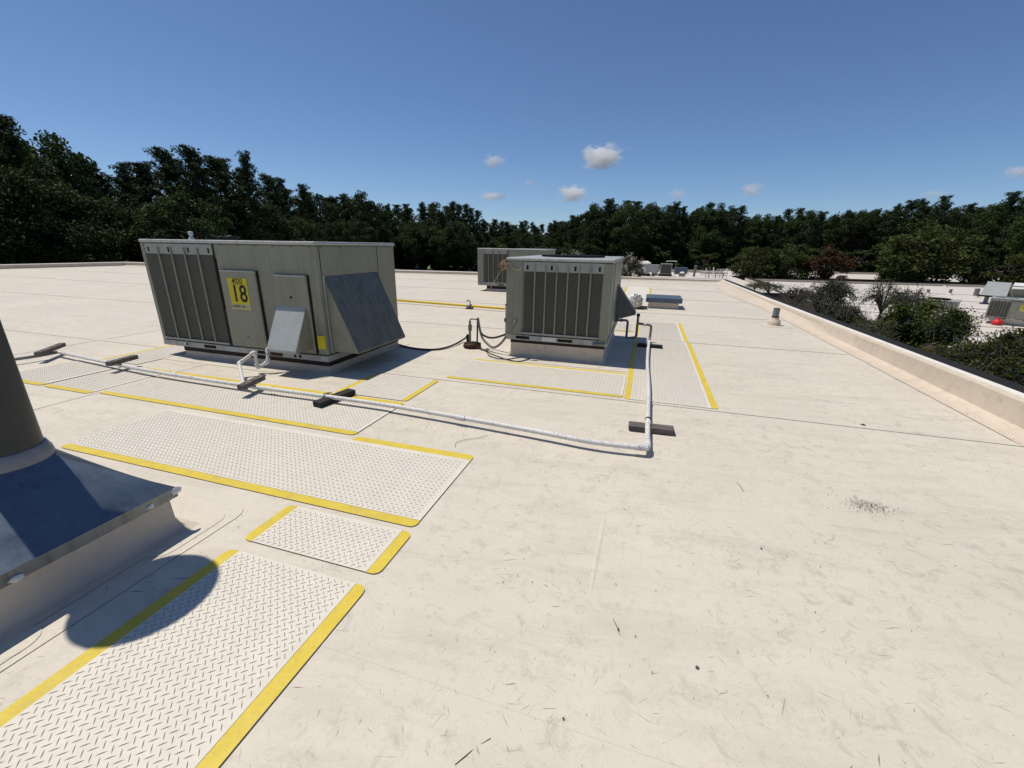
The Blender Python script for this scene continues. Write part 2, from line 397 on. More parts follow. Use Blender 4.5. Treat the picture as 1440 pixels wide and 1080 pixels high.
def wrinkle(pts, w, h):
    P = smooth_path([Vector((*p, 0)) for p in pts], 6); mb = MB(); vs = []
    for i, p in enumerate(P):
        d = (P[min(i + 1, len(P) - 1)] - P[max(i - 1, 0)]).normalized(); nrm = Vector((-d.y, d.x, 0)); f = sin(pi * i / (len(P) - 1)) ** .6 + 1e-3
        for u, q in ((-1, 0), (-.6, .3), (-.2, .92), (.1, 1), (.5, .55), (1, 0)): vs.append(p + nrm * (u * w * f) + Vector((0, 0, .0004 + q * h * f)))
    mb.add(vs, [(i * 6 + j, (i + 1) * 6 + j, (i + 1) * 6 + j + 1, i * 6 + j + 1) for i in range(len(P) - 1) for j in range(5)])
    mesh_obj('membrane_wrinkle', mb, M['roof'], deck, 80)
for pts, w, h in (([(-1.05, 1.02), (-.6, .93), (-.25, .95), (.1, .90)], .035, .005), ([(-.7, 1.45), (-.2, 1.36), (.4, 1.34), (1.1, 1.25)], .03, .004), ([(-.1, 1.75), (-.1, 2.1), (-.09, 2.5)], .018, .004),
                  ([(.5, 2.15), (.95, 2.04), (1.5, 2.0)], .02, .004), ([(1.6, 3.3), (2.1, 3.5), (2.9, 3.42)], .03, .004), ([(.9, 6.6), (1.6, 6.45), (2.6, 6.5)], .04, .005), ([(-7.5, 7.2), (-6.6, 7.4), (-5.2, 7.3)], .05, .005), ([(-4.5, 9.4), (-3.4, 9.3), (-2.6, 9.5)], .05, .005), ([(1.2, 17.2), (2.0, 17.0), (2.9, 17.3)], .07, .012)):
    wrinkle(pts, w, h)
# parapets ---------------------------------------------------------
def interp(x, tab): return float(np.interp(x, [a for a, b in tab], [b for a, b in tab]))
def parapet(label, prof_fn, cop_fn, samples):
    root = thing('parapet_wall', label, 'parapet', tuple(prof_fn(samples[len(samples) // 2])[0]), 'parapets round the near roof')
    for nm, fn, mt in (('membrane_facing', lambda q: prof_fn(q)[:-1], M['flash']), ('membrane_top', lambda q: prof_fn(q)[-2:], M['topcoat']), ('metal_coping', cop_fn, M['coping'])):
        mb = MB(); vs = []; rows = []
        for s in samples:
            p = fn(s); rows.append(len(p)); vs += p
        n = rows[0]
        closed = nm == 'metal_coping'
        fs = [(i * n + j, i * n + (j + 1) % n, (i + 1) * n + (j + 1) % n, (i + 1) * n + j) for i in range(len(samples) - 1) for j in range(n if closed else n - 1)]
        if closed: fs += [tuple(range(n)), tuple((len(samples) - 1) * n + j for j in range(n))[::-1]]
        mb.add(vs, fs); mesh_obj(nm, mb, mt, root, 28)
    return root
ztop = [(-12, .42), (5.4, .325), (9.4, .278), (16, .205), (25.3, .155)]
xcr = [(-12, 3.70), (8, 3.70), (12, 3.66), (14.6, 3.63), (16.5, 3.42), (18.6, 3.22), (21, 3.32), (24.9, 3.60)]
rng = random.Random(4)
wob = {round(y, 2): rng.uniform(-.006, .006) for y in np.arange(-12, 26, .5)}
def right_prof(y):
    z = interp(y, ztop); xc = interp(y, xcr); w = wob.get(round(y, 2), 0)
    return [Vector((xc - .20, y, .0075)), Vector((xc - .10, y, .016)), Vector((xc - .02 + w, y, .030)), Vector((xc + .02 + w, y, .055)),
            Vector((3.745, y, z * .55)), Vector((3.75, y, z - .045 + w)), Vector((3.765, y, z - .022)), Vector((3.80, y, z - .012 + w * .5)), Vector((3.87, y, z))]
def right_cop(y):
    z = interp(y, ztop)
    return [Vector((3.868, y, z + .006)), Vector((4.045, y, z + .014)), Vector((4.045, y, z - .16)), Vector((4.02, y, z - .16)), Vector((4.02, y, z - .02)), Vector((3.868, y, z - .02))]
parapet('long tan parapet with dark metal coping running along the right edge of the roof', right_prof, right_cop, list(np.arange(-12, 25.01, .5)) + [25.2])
def line_wall(p, q, h, inward, crown=.28):
    p, q = Vector((*p, 0)), Vector((*q, 0)); n = Vector((*inward, 0)).normalized()
    def prof(t):
        c = p.lerp(q, t); hh = interp(t, h)
        return [c + n * .22 + Vector((0, 0, .006)), c + n * .06 + Vector((0, 0, .02)), c + n * .02 + Vector((0, 0, .05)), c + n * .01 + Vector((0, 0, hh - .03)), c - n * .02 + Vector((0, 0, hh - .012)), c - n * .12 + Vector((0, 0, hh))]
    def cop(t):
        c = p.lerp(q, t); hh = interp(t, h)
        return [c - n * .118 + Vector((0, 0, hh + .004)), c - n * .30 + Vector((0, 0, hh + .010)), c - n * .30 + Vector((0, 0, hh - .15)), c - n * .27 + Vector((0, 0, hh - .15)), c - n * .27 + Vector((0, 0, hh - .02)), c - n * .118 + Vector((0, 0, hh - .02))]
    return prof, cop
pr, cp = line_wall((3.87, 24.93), (-33.6, 20.33), [(0, .155), (.25, .20), (1, .25)], (.12, -.99))
parapet('tan parapet closing the far end of the roof in front of the trees', pr, cp, list(np.linspace(0, 1, 40)))
pr, cp = line_wall((-33.6, 20.6), (-38.7, -12.0), [(0, .25), (1, .25)], (.99, -.15))
parapet('tan parapet on the far left edge of the roof below the tall pines', pr, cp, list(np.linspace(0, 1, 40)))

# lower roofs beyond -------------------------------------------------
ZL = -3.2
def slab(name, poly): return struct(mesh_obj(name, MB().prism(poly, -7.0, ZL, 0, 1), [M['roof_far'], M['brick']]))
slab('lower_roof', [(15.9, -20), (68, -20), (68, 84.5), (15.9, 79.0)])
slab('far_roof', [(-9.0, 58), (15.4, 58), (15.4, 100), (-9.0, 100)])
slab('distant_roof', [(15.4, 93), (72, 97), (76, 118), (15.4, 112)])
slab('low_roof', [(-62, 48), (-30, 48), (-30, 74), (-62, 74)])
def low_wall(p, q, h, th, label, cat='parapet'):
    p, q = Vector((*p, 0)), Vector((*q, 0)); d = (q - p).normalized(); n = Vector((-d.y, d.x, 0)) * th / 2
    root = thing('roof_edge_wall', label, cat, tuple(p.lerp(q, .5) + Vector((0, 0, ZL))), 'edge walls of the lower roofs')
    mb = MB(); mb.prism([p + n, p - n, q - n, q + n], ZL - .3, ZL + h - .08); mesh_obj('wall_face', mb, M['flash'], root)
    mb = MB(); n2 = n * 1.25; mb.prism([p + n2, p - n2, q - n2, q + n2], ZL + h - .078, ZL + h + .04); mesh_obj('metal_coping', mb, M['coping'], root)
low_wall((15.8, 79.2), (68.1, 84.6), .42, .35, 'long low wall with dark coping at the far edge of the lower roof on the right')
low_wall((15.65, 61.0), (15.65, 79.0), .55, .35, 'tan wall running away at the left side of the lower roof')
low_wall((-9.0, 99.8), (15.2, 99.8), .65, .35, 'pale far wall behind the rooftop equipment beyond the parapet')
low_wall((15.6, 112.0), (76.0, 118.0), .5, .35, 'distant pale roof edge glimpsed under the trees')

# ================================================================== ROOFTOP UNITS
def text_child(body, size, loc, parent, name='lettering', sx=1.0, bold=0.0):
    cu = bpy.data.curves.new(name, 'FONT'); cu.body = body; cu.size = size; cu.align_x = 'CENTER'; cu.align_y = 'CENTER'
    cu.extrude = .0006; cu.offset = bold; cu.materials.append(M['ink'])
    tmp = bpy.data.objects.new('lettering_source', cu); COL.objects.link(tmp)
    me = bpy.data.meshes.new_from_object(tmp.evaluated_get(bpy.context.evaluated_depsgraph_get())); me.name = name
    bpy.data.objects.remove(tmp); bpy.data.curves.remove(cu)
    o = bpy.data.objects.new(name, me); COL.objects.link(o); o.parent = parent; o.location = loc; o.rotation_euler = (pi / 2, 0, 0); o.scale = (sx, 1, 1)
    return o
def rtu(label, loc, rz, L, D, H, coil=(.09, 1.32), nslat=4, panels=True, sign=None, big_hood=True, small_hood=True, end_coil=None, cond_plate=True, label_plate=True, detail=True, side_plain=False):
    """A packaged rooftop unit: local x along the front (which faces local -y), y into the unit, z up."""
    u = thing('rooftop_unit', label, 'rooftop unit', loc, 'packaged rooftop units', rz, False)
    P = lambda n, mb, mt, par=u, **k: mesh_obj(n, mb, mt, par, **k)
    zc = H - .045
    mb = MB(); mb.box(0.0, L, 0.012, D, .085, zc - .004); P('cabinet', mb, M['rtu'], bevel=.012)
    mb = MB(); mb.box(-.015, L + .02, -.018, D + .02, zc, H); P('top_cap', mb, M['cap'], bevel=.018)
    mb = MB(); mb.box(-.004, L + .012, -.012, .05, 0, .080); mb.box(-.004, L + .012, D - .05, D + .012, 0, .08); mb.box(-.004, .05, .052, D - .052, 0, .08); mb.box(L - .04, L + .012, .052, D - .052, 0, .08)
    P('base_rail', mb, M['rail'], bevel=.003)
    for (fx0, fx1) in ((.83, 1.06), (1.84, 2.06)):
        if fx1 < L: P('fork_pocket', MB().box(fx0, fx1, -.0145, -.006, .018, .062), M['black'])
    if detail:
        P('lifting_hole', MB().tube([(.44, -.0150, .045), (.44, -.008, .045)], .022, 12), M['sealw'])
        P('lifting_hole', MB().tube([(.49, -.0155, .045), (.49, -.008, .045)], .018, 12), M['black'])
        P('cover_plate', MB().box(1.24, 1.50, -.0165, -.0125, .012, .072), M['galv'])
        P('cover_plate', MB().box(2.30, 2.74, -.0165, -.0125, .012, .072), M['galv'])
        for hx in (2.50, 2.585): P('knockout_hole', MB().tube([(hx, -.0175, .042), (hx, -.0166, .042)], .023, 12), M['black'])
        P('rust_patch', MB().box(2.07, 2.28, -.0150, -.0125, .01, .07), M['rust'])
    if detail:
        for i in range(6): P('screw', MB().tube([(1.5 + i * .29, .009, zc - .022), (1.5 + i * .29, .0105, zc - .022)], .009, 6), M['black']) if 1.5 + i * .29 < L - .05 else None
        for i in range(5): P('screw', MB().tube([(L + .0005, .12 + i * .36, zc - .022), (L + .0025, .12 + i * .36, zc - .022)], .009, 6), M['black'])
        P('rust_run', MB().box(1.36, 1.375, .0108, .0114, .62, 1.30), M['rust'])
    # coil section on the front
    c0, c1 = coil
    P('coil_header', MB().box(c0 - .02, c1 + .012, -.004, .011, zc - .045 - .105, zc - .010), M['rtu_light'], bevel=.004)
    P('coil', MB().box(c0, c1, -.001, .011, .135, zc - .153), M['coil'])
    P('coil_sill', MB().box(c0 - .03, c1 + .012, -.022, .010, .100, .130), M['rtu_light'], bevel=.004)
    w = (c1 - c0) / (nslat + 1)
    for i in range(nslat): P('guard_slat', MB().box(c0 + w * (i + 1) - .010, c0 + w * (i + 1) + .010, -.018, -.0016, .131, zc - .06), M['rtu'])
    for i in range(4):
        hx = c0 + (c1 - c0) * (.03 + .30 * i) + (0.02 if i else 0)
        P('header_slot', MB().box(hx, hx + .03, -.0065, -.0042, zc - .125, zc - .06), M['black'])
    P('corner_post', MB().box(-.006, c0 - .03, -.006, .011, .083, zc - .006), M['rtu'], bevel=.003)
    # seams of the sheet panels
    xs = [c1 + .02] if not panels else [c1 + .02]
    for x in xs: P('panel_seam', MB().box(x, x + .009, -.0015, .0115, .09, zc - .01), M['black'])
    def access(x0, x1, z0, z1):
        pn = P('access_panel', MB().box(x0, x1, -.026, .0115, z0, z1), M['rtu'], bevel=.012)
        P('panel_gap', MB().box(x1 + .001, x1 + .020, -.006, .0115, z0, z1), M['black'], pn)
        P('panel_lip', MB().box(x0 + .012, x1 - .012, -.031, -.0265, z1 - .022, z1 - .006), M['cap'], pn)
        return pn
    if panels:
        p1 = access(1.42, 2.04, .10, 1.16 * H / 1.54)
        P('keyhole', MB().tube([(1.73, -.028, .25), (1.73, -.0265, .25)], .012, 10), M['black'], p1)
        if L > 2.85:
            p2 = access(2.335, 2.86, .10, 1.13 * H / 1.54)
            P('keyhole', MB().tube([(2.585, -.029, .84), (2.585, -.0265, .84)], .018, 10), M['black'], p2)
        if sign:
            sg = P('number_sign', MB().box(1.545, 1.88, -.031, -.0268, .635, 1.055), M['sign'])
            mesh_obj('sign_footer', MB().box(1.550, 1.875, -.0322, -.0312, .640, .705), M['signwhite'], sg)
            if sign == 'full':
                mesh_obj('sign_rule', MB().box(1.56, 1.87, -.0322, -.0312, .970, .973), M['rust'], sg)
                text_child('4020', .098, (1.715, -.0325, 1.012), sg, sx=.95, bold=.0010)
                text_child('18', .320, (1.722, -.0325, .838), sg, sx=.86, bold=.0042)
                text_child('H00091/43', .062, (1.672, -.0332, .672), sg, sx=.85, bold=.0002)
                mesh_obj('sign_mark', MB().box(1.795, 1.86, -.0332, -.0324, .655, .688), M['rtu_light'], sg)
            else: text_child(sign, .30, (1.715, -.0325, .86), sg, sx=.9, bold=.001)
    if small_hood:
        x0, x1, zt, zb, dp = (2.33, 2.80, .72, .19, .27) if L > 2.85 else (1.25, 1.90, .72, .17, .32)
        mb = MB()
        vs = [(x0, -.027, zt), (x1, -.027, zt), (x1, -.030 - dp, zb), (x0, -.030 - dp, zb), (x0, -.027, zt - .03), (x1, -.027, zt - .03), (x1, -.027 - dp, zb - .035), (x0, -.027 - dp, zb - .035)]
        mb.add(vs, [(0, 3, 2, 1), (4, 5, 6, 7), (0, 1, 5, 4), (3, 7, 6, 2), (0, 4, 7, 3), (1, 2, 6, 5)])
        hd = P('vent_hood', mb, M['galv'])
        for x in (x0 + .006, x1 - .006):
            mb = MB(); e = .003
            a = [(-.027, zt - .03), (-.027 - dp + .005, zb - .03), (-.027, zb - .03)]
            mb.add([(x - e, y, z) for y, z in a] + [(x + e, y, z) for y, z in a], [(0, 1, 2), (5, 4, 3), (0, 3, 4, 1), (1, 4, 5, 2), (2, 5, 3, 0)])
            P('hood_cheek', mb, M['rtu'], hd)
    if label_plate and detail: P('warning_label', MB().box(2.90, L - .015, -.004, .0105, .17, .355), M['sign'])
    # right end: seams and the large hood
    if detail:
        P('panel_seam', MB().box(L - .0005, L + .0035, .068, .078, .09, zc - .01), M['black'])
        P('panel_seam', MB().box(L - .0005, L + .0035, D * .73, D * .73 + .008, .09, zc - .01), M['black'])
    if big_hood:
        y0, y1, zt, zb, dp = .10, D * .71, 1.115 * H / 1.54, .155, .42
        mb = MB(); x = L + .004
        vs = [(x, y0, zt), (x, y1, zt), (x + dp, y1 + .0, zb), (x + dp, y0, zb), (x, y0, zt - .03), (x, y1, zt - .03), (x + dp, y1, zb - .035), (x + dp, y0, zb - .035)]
        mb.add(vs, [(0, 3, 2, 1), (4, 5, 6, 7), (0, 1, 5, 4), (3, 7, 6, 2), (0, 4, 7, 3), (1, 2, 6, 5)])
        hd = P('intake_hood', mb, M['hood'])
        for y in (y0 + .008, y1 - .008):
            mb = MB(); e = .003; a = [(x, zt - .03), (x + dp - .005, zb - .03), (x, zb - .03)]
            mb.add([(px, y - e, pz) for px, pz in a] + [(px, y + e, pz) for px, pz in a], [(0, 1, 2), (5, 4, 3), (0, 3, 4, 1), (1, 4, 5, 2), (2, 5, 3, 0)])
            P('hood_cheek', mb, M['rtu'], hd)
        P('hood_frame', MB().box(x, x + .014, y0 - .03, y0 - .002, zb - .04, zt + .01), M['galv'], hd)
    # condenser fan openings on the top
    for fx, fy, fr, fh in (((.80, .50, .52, .028),) if L < 2.0 else ((.45, .55, .27, .012), (1.05, .55, .27, .012))):
        P('fan_guard', MB().lathe([(fr, 0), (fr + .015, .0), (fr + .015, fh * .8), (fr - .02, fh), (fr * .75, fh * .8), (fr * .3, fh * .7), (0.0, fh * .7)], (fx, D * fy, H + .002), 24), M['fan'], smooth=40)
    return u

def curb(label, x0, x1, y0, y1, h, nail=.05):
    r = thing('roof_curb', label, 'roof curb', ((x0 + x1) / 2, (y0 + y1) / 2, 0), 'membrane covered unit curbs')
    mb = MB(); e = .035
    lo = [(x0 - e, y0 - e), (x1 + e, y0 - e), (x1 + e, y1 + e), (x0 - e, y1 + e)]; hi = [(x0, y0), (x1, y0), (x1, y1), (x0, y1)]; mid = [(x0 - .006, y0 - .006), (x1 + .006, y0 - .006), (x1 + .006, y1 + .006), (x0 - .006, y1 + .006)]
    zt = h - nail
    vs = [(*p, .004) for p in lo] + [(*p, .035) for p in mid] + [(*p, zt) for p in hi]
    fs = [(k * 4 + i, k * 4 + (i + 1) % 4, k * 4 + 4 + (i + 1) % 4, k * 4 + 4 + i) for k in (0, 1) for i in range(4)] + [(8, 9, 10, 11)]
    mesh_obj('membrane_skirt', mb.add(vs, fs), M['flash'], r)
    mesh_obj('nailer_strip', MB().box(x0 - .008, x1 + .008, y0 - .008, y1 + .008, zt + .001, h - .002), M['nailer'], r)
    return r
# unit 18
rtu('large olive unit with the yellow number 18 sign and two metal hoods', (-7.00, 4.50, .168), 0, 3.03, 1.78, 1.54, (.085, 1.33), 4, sign='full')
curb('low tan curb under the unit numbered 18', -6.66, -4.00, 4.545, 6.26, .166, .075)
# middle unit: end with coil towards the camera
U2 = rtu('olive unit in the middle of the roof with seven coil bays facing the camera', (-2.03, 6.28, .285), 0, 1.57, 2.36, 1.245, (.275, 1.435), 6, panels=False, big_hood=False, small_hood=False, detail=False)
mesh_obj('panel_seam', MB().box(.135, .141, -.0015, .0125, .09, 1.19), M['black'], U2)
mesh_obj('corner_post', MB().box(1.445, 1.576, -.008, .011, .083, 1.19), M['rtu'], U2, bevel=.012)
mesh_obj('hood_side_post', MB().box(1.572, 1.584, .42, .50, .10, 1.19), M['galv'], U2)
mesh_obj('fork_pocket', MB().box(.16, .385, -.0145, -.006, .018, .066), M['black'], U2)
mesh_obj('cover_plate', MB().box(.42, .58, -.017, -.0125, .014, .074), M['galv'], U2); mesh_obj('cover_plate', MB().box(.585, .80, -.0175, -.0125, .014, .074), M['sealw'], U2)
mesh_obj('corner_fitting', MB().tube([(1.37, -.02, .03), (1.50, -.02, .035), (1.585, .02, .055)], .028, 10), M['pvc_grey'], U2, smooth=40)
for (hx, hz, hr) in ((.185, .285, .022), (.118, .118, .020)):
    mesh_obj('conduit_hole', MB().tube([(hx, -.004, hz), (hx, -.0015, hz)], hr, 12), M['black'], U2)
# its side hood seen in profile
mb = MB(); x = 1.575; y0, y1, zt, zb, dp = 1.45, 1.72, .785, .315, .345
vs = [(x, y0, zt), (x, y1, zt), (x + dp, y1, zb), (x + dp, y0, zb), (x, y0, zt - .03), (x, y1, zt - .03), (x + dp, y1, zb - .04), (x + dp, y0, zb - .04)]
mb.add(vs, [(0, 3, 2, 1), (4, 5, 6, 7), (0, 1, 5, 4), (3, 7, 6, 2), (0, 4, 7, 3), (1, 2, 6, 5)])
hd = mesh_obj('intake_hood', mb, M['hood'], U2)
for y in (y0 + .006, y1 - .006):
    a = [(x, zt - .02), (x + dp - .003, zb - .03), (x, zb - .14)]
    mesh_obj('hood_cheek', MB().add([(px, y - .003, pz) for px, pz in a] + [(px, y + .003, pz) for px, pz in a], [(0, 1, 2), (5, 4, 3), (0, 3, 4, 1), (1, 4, 5, 2), (2, 5, 3, 0)]), M['hood'], hd)  # cheeks share the cabinet paint; darker colour here paints the shade under the hood
curb('tan curb under the middle unit with the coil bays', -1.965, -.50, 6.33, 8.55, .283, .055)
# unit further back, partly behind the middle one
rtu('farther olive unit half hidden behind the middle unit', (-6.22, 15.6, .215), 0, 2.62, 1.85, 1.37, (.25, 1.20), 4, panels=False, big_hood=False, small_hood=False, detail=False)
curb('dark low curb under the farther half hidden unit', -5.87, -3.80, 15.66, 17.3, .213, .12)
# unit on the lower roof at the right
U4 = rtu('grey unit with a yellow number sign standing on the lower roof at the right', (23.95, 39.7, -2.78), radians(-33), 3.2, 2.0, 1.42, (.09, 1.0), 5, sign='17', small_hood=True, big_hood=False)
r = thing('roof_curb', 'pale tapered curb under the unit on the lower roof', 'roof curb', (25.5, 40.7, ZL), 'membrane covered unit curbs')
_rot = lambda x, y, z: (23.95 + x * cos(radians(-33)) - y * sin(radians(-33)), 39.7 + x * sin(radians(-33)) + y * cos(radians(-33)), z)
mb = MB(); mb.add([_rot(.5, .3, ZL), _rot(3.0, .3, ZL), _rot(3.0, 1.8, ZL), _rot(.5, 1.8, ZL), _rot(.12, .08, -2.785), _rot(3.1, .08, -2.785), _rot(3.1, 1.9, -2.785), _rot(.12, 1.9, -2.785)], [(0, 1, 5, 4), (1, 2, 6, 5), (2, 3, 7, 6), (3, 0, 4, 7), (4, 5, 6, 7)])
mesh_obj('membrane_skirt', mb, M['galv'], r)

# things lying on top of unit 18
mb = MB().lathe([(.04, 0), (.04, .02), (.024, .03), (.024, .07), (.034, .075), (.034, .115), (.0, .12)], (-6.72, 5.05, 1.710), 12)
single('roof_vent', mb, M['sealw'], 'small white vent cap standing on the top of the unit numbered 18', 'vent cap', smooth=40)
rg = random.Random(9); mb = MB()
for i in range(9): mb.obox((-5.95 + rg.uniform(-.16, .16), 5.0 + rg.uniform(-.1, .1), 1.735 + i * .004), (rg.uniform(.05, .12), rg.uniform(.04, .09), .02), rg.uniform(0, 3), 0, rg.uniform(-.3, .3), rg.uniform(-.3, .3))
single('debris_pile', mb, M['rubber'], 'small dark heap of scraps lying on top of the unit numbered 18', 'scraps')

# ================================================================== STACK AT THE LEFT
st = thing('exhaust_stack', 'dark exhaust stack on a tan curb with blue grey metal flashing at the left edge', 'exhaust stack', (-3.07, 1.06, 0))
cx0, cx1, cy0, cy1, zc = -3.57, -2.60, .63, 1.48, .285
mb = MB(); rings = [(.085, .007), (.045, .018), (.018, .045), (.004, .09), (0, zc - .04)]
vs = []
for e, z in rings: vs += [(cx0 - e, cy0 - e, z), (cx1 + e, cy0 - e, z), (cx1 + e, cy1 + e, z), (cx0 - e, cy1 + e, z)]
fs = [(k * 4 + i, k * 4 + (i + 1) % 4, k * 4 + 4 + (i + 1) % 4, k * 4 + 4 + i) for k in range(len(rings) - 1) for i in range(4)]
mesh_obj('curb_membrane', mb.add(vs, fs), M['flash'], st, 50)
PC = Vector((-3.07, 1.085)); n = 48; mb = MB(); lo, hi, mid = [], [], []
o0, o1, p0, p1 = cx0 - .03, cx1 + .03, cy0 - .03, cy1 + .03
for j in range(n):
    a = 2 * pi * (j + .5) / n - pi / 4
    # square outline sampled by side so that the corners stay sharp
    t = (j % (n // 4)) / (n // 4); s = j // (n // 4)
    q = [(o1, p0 + (p1 - p0) * t), (o1 - (o1 - o0) * t, p1), (o0, p1 - (p1 - p0) * t), (o0 + (o1 - o0) * t, p0)][s]
    d = Vector((q[0], q[1])) - PC; ang = math.atan2(d.y, d.x)
    lo.append((q[0], q[1], zc)); hi.append((PC.x + .172 * cos(ang), PC.y + .172 * sin(ang), .60))
mb.add(lo + hi, [(i, (i + 1) % n, n + (i + 1) % n, n + i) for i in range(n)])
mesh_obj('metal_flashing', mb, M['flashmetal'], st, 25)
mb = MB()
outer = [(o1 + .003, p0 - .003), (o1 + .003, p1 + .003), (o0 - .003, p1 + .003), (o0 - .003, p0 - .003)]
mb.add([(*p, zc + .004) for p in outer] + [(*p, zc - .058) for p in outer], [(i, i + 4, (i + 1) % 4 + 4, (i + 1) % 4) for i in range(4)])
mesh_obj('drip_edge', mb, M['drip'], st)
mesh_obj('sealant_collar', MB().lathe([(.174, .592), (.178, .60), (.174, .63), (.160, .668), (.152, .672)], (PC.x, PC.y, 0), 40), M['seal'], st, 60)
mesh_obj('stack_pipe', MB().lathe([(.150, .60), (.150, 2.28)], (PC.x, PC.y, 0), 48), M['stack'], st, 40)
cap_c = (-3.10, 1.165)
mesh_obj('rain_cap', MB().lathe([(.285, 2.30), (.295, 2.28), (.292, 2.34), (.15, 2.42), (0, 2.45)], (cap_c[0], cap_c[1], 0), 48), M['stack'], st, 40)
rg = random.Random(2)
for (bx, by, bz, s) in ((o1 + .004, p1 - .002, zc - .016, .023), (o1 + .005, 1.36, zc - .035, .015), (o1 + .006, .80, zc - .045, .020)):
    mb = MB(); ring = []
    prof = [(0, -s), (s * .8, -s * .7), (s * 1.1, 0), (s * .7, s * .7), (0, s * .9)]
    mb.lathe(prof, (0, 0, 0), 10)
    mb.v = [(bx + v[0] * .45 * rg.uniform(.8, 1.2), by + v[1] * 1.3 * rg.uniform(.75, 1.2), bz + v[2] * rg.uniform(.8, 1.2)) for v in mb.v]
    mesh_obj('sealant_dab', mb, M['sealw'], st, 80)

# ================================================================== WALKWAY PADS
def pad(label, x0, x1, y0, y1, edges, top=.0095, extra=None, tread=True):
    """edges: dict side -> (from, to) or True.  Raised herringbone treads are real ridges."""
    w = .072; base = -.003
    root = thing('walkway_pad', label, 'walkway pad', ((x0 + x1) / 2, (y0 + y1) / 2, base), 'walkway pads with yellow edges')
    ix0, ix1, iy0, iy1 = x0, x1, y0, y1
    strips = []
    for sd, span in edges.items():
        if sd == 'x0': ix0 = x0 + w; strips.append((rounded(x0, x0 + w, y0, y1, .045, 3, (1, 0, 0, 1)),))
        if sd == 'x1': ix1 = x1 - w; strips.append((rounded(x1 - w, x1, y0, y1, .045, 3, (0, 1, 1, 0)),))
        if sd == 'y0':
            a, b = (x0, x1) if span is True else span
            iy0 = y0 + w if span is True else iy0; strips.append((rounded(a, b, y0, y0 + w, .045, 3, (1, 1, 0, 0)),))
        if sd == 'y1':
            a, b = (x0, x1) if span is True else span
            iy1 = y1 - w if span is True else iy1; strips.append((rounded(a, b, y1 - w, y1, .045, 3, (0, 0, 1, 1)),))
    g = .0012
    mb = MB().prism([(ix0 + g, iy0 + g), (ix1 - g, iy0 + g), (ix1 - g, iy1 - g), (ix0 + g, iy1 - g)], base, top, 0, 1)
    mesh_obj('pad_sheet', mb, [M['pad'], M['lap']], root)
    for (poly,) in strips: mesh_obj('yellow_edge', MB().prism(poly, base, top - .001, 0, 1), [M['yellow'], M['lap']], root)
    p = .042; nx = int((ix1 - ix0 - .02) / p); ny = int((iy1 - iy0 - .02) / p)
    V, Fc = [], []; h = .0028; ln, wd = .0175, .0021
    for kind, sg in ((0, 1), (1, -1)):
        for i in range(nx):
            for j in range(ny):
                cx = ix0 + .022 + p * (i + .5 * kind); cy = iy0 + .022 + p * (j + .5 * kind)
                if cx > ix1 - .012 or cy > iy1 - .012: continue
                ux, uy = .7071, .7071 * sg; b = len(V); px_, py_ = -uy, ux
                for (a_, b_, z_) in ((-ln, 0, 0), (-ln * .3, -wd, 0), (ln * .6, -wd * .8, 0), (ln, 0, 0), (ln * .3, wd, 0), (-ln * .6, wd * .8, 0), (-ln * .35, 0, h), (ln * .35, 0, h)):
                    V.append((cx + ux * a_ + px_ * b_, cy + uy * a_ + py_ * b_, top + .0002 + z_))
                Fc += [(b, b + 1, b + 6), (b + 1, b + 2, b + 7, b + 6), (b + 2, b + 3, b + 7), (b + 3, b + 4, b + 7), (b + 4, b + 5, b + 6, b + 7), (b + 5, b, b + 6)]
    mb = MB(); mb.v = V; mb.f = Fc; mb.mi = [0] * len(Fc)
    if V and tread:
        o = mesh_obj('raised_tread', mb, M['tread'], root); o['kind'] = 'stuff'
    return root
pad('nearest pad with yellow strips on both long sides, crossed by the round shadow', -2.137, -1.205, -.55, 1.448, {'x0': True, 'x1': True})
pad('short square pad between the nearest pad and the long cross pad', -2.145, -1.205, 1.532, 1.902, {'x0': True, 'x1': True})
pad('long cross pad with a full yellow strip on its near side', -4.63, -1.222, 1.950, 2.872, {'y0': True})
mb = MB().prism(rounded(-2.385, -1.222, 2.8735, 2.955, .045, 3, (0, 0, 1, 1)), -.003, .0085, 0, 1)
tag(mesh_obj('yellow_strip', mb, [M['yellow'], M['lap']], None, origin=(-1.8, 2.91, .0065)), 'short yellow strip along the far right side of the long cross pad', 'floor strip')
pad('pad under the white pipe in front of the unit numbered 18', -5.915, -2.432, 2.962, 3.862, {'y0': True, 'y1': True})
pad('short pad left of the lap, under the second wood block', -6.80, -5.995, 2.905, 3.862, {'y0': True, 'y1': True})
pad('farthest left pad beside the stack, next to the bend of the white pipe', -7.80, -6.86, 2.91, 3.83, {'y0': True, 'y1': (-7.74, -6.95)})
pad('small pad at the right front corner of the unit numbered 18, half in its shadow', -3.405, -2.440, 3.905, 4.735, {'x0': True, 'x1': True})
pad('pad along the left end of the unit numbered 18', -7.58, -6.80, 3.93, 6.6, {'x0': True})
pad('pad lying right in front of the middle unit', -2.42, -.118, 4.875, 5.92, {'y0': True, 'y1': True})
pad('long pad right of the middle unit with the white pipe lying on it', -.098, .925, 4.836, 8.425, {'x0': True, 'x1': True})
pad('far continuation of the pad beside the middle unit, beyond the lap', -.098, .90, 8.455, 10.65, {'x0': True, 'x1': True})
pad('pad behind the right side of the middle unit, seen below its hood', -1.35, -.14, 9.15, 10.2, {'y0': True})
pad('distant pad near the low hatch, only its two yellow sides showing', -.80, .25, 15.4, 20.3, {'x0': True, 'x1': True}, tread=False)

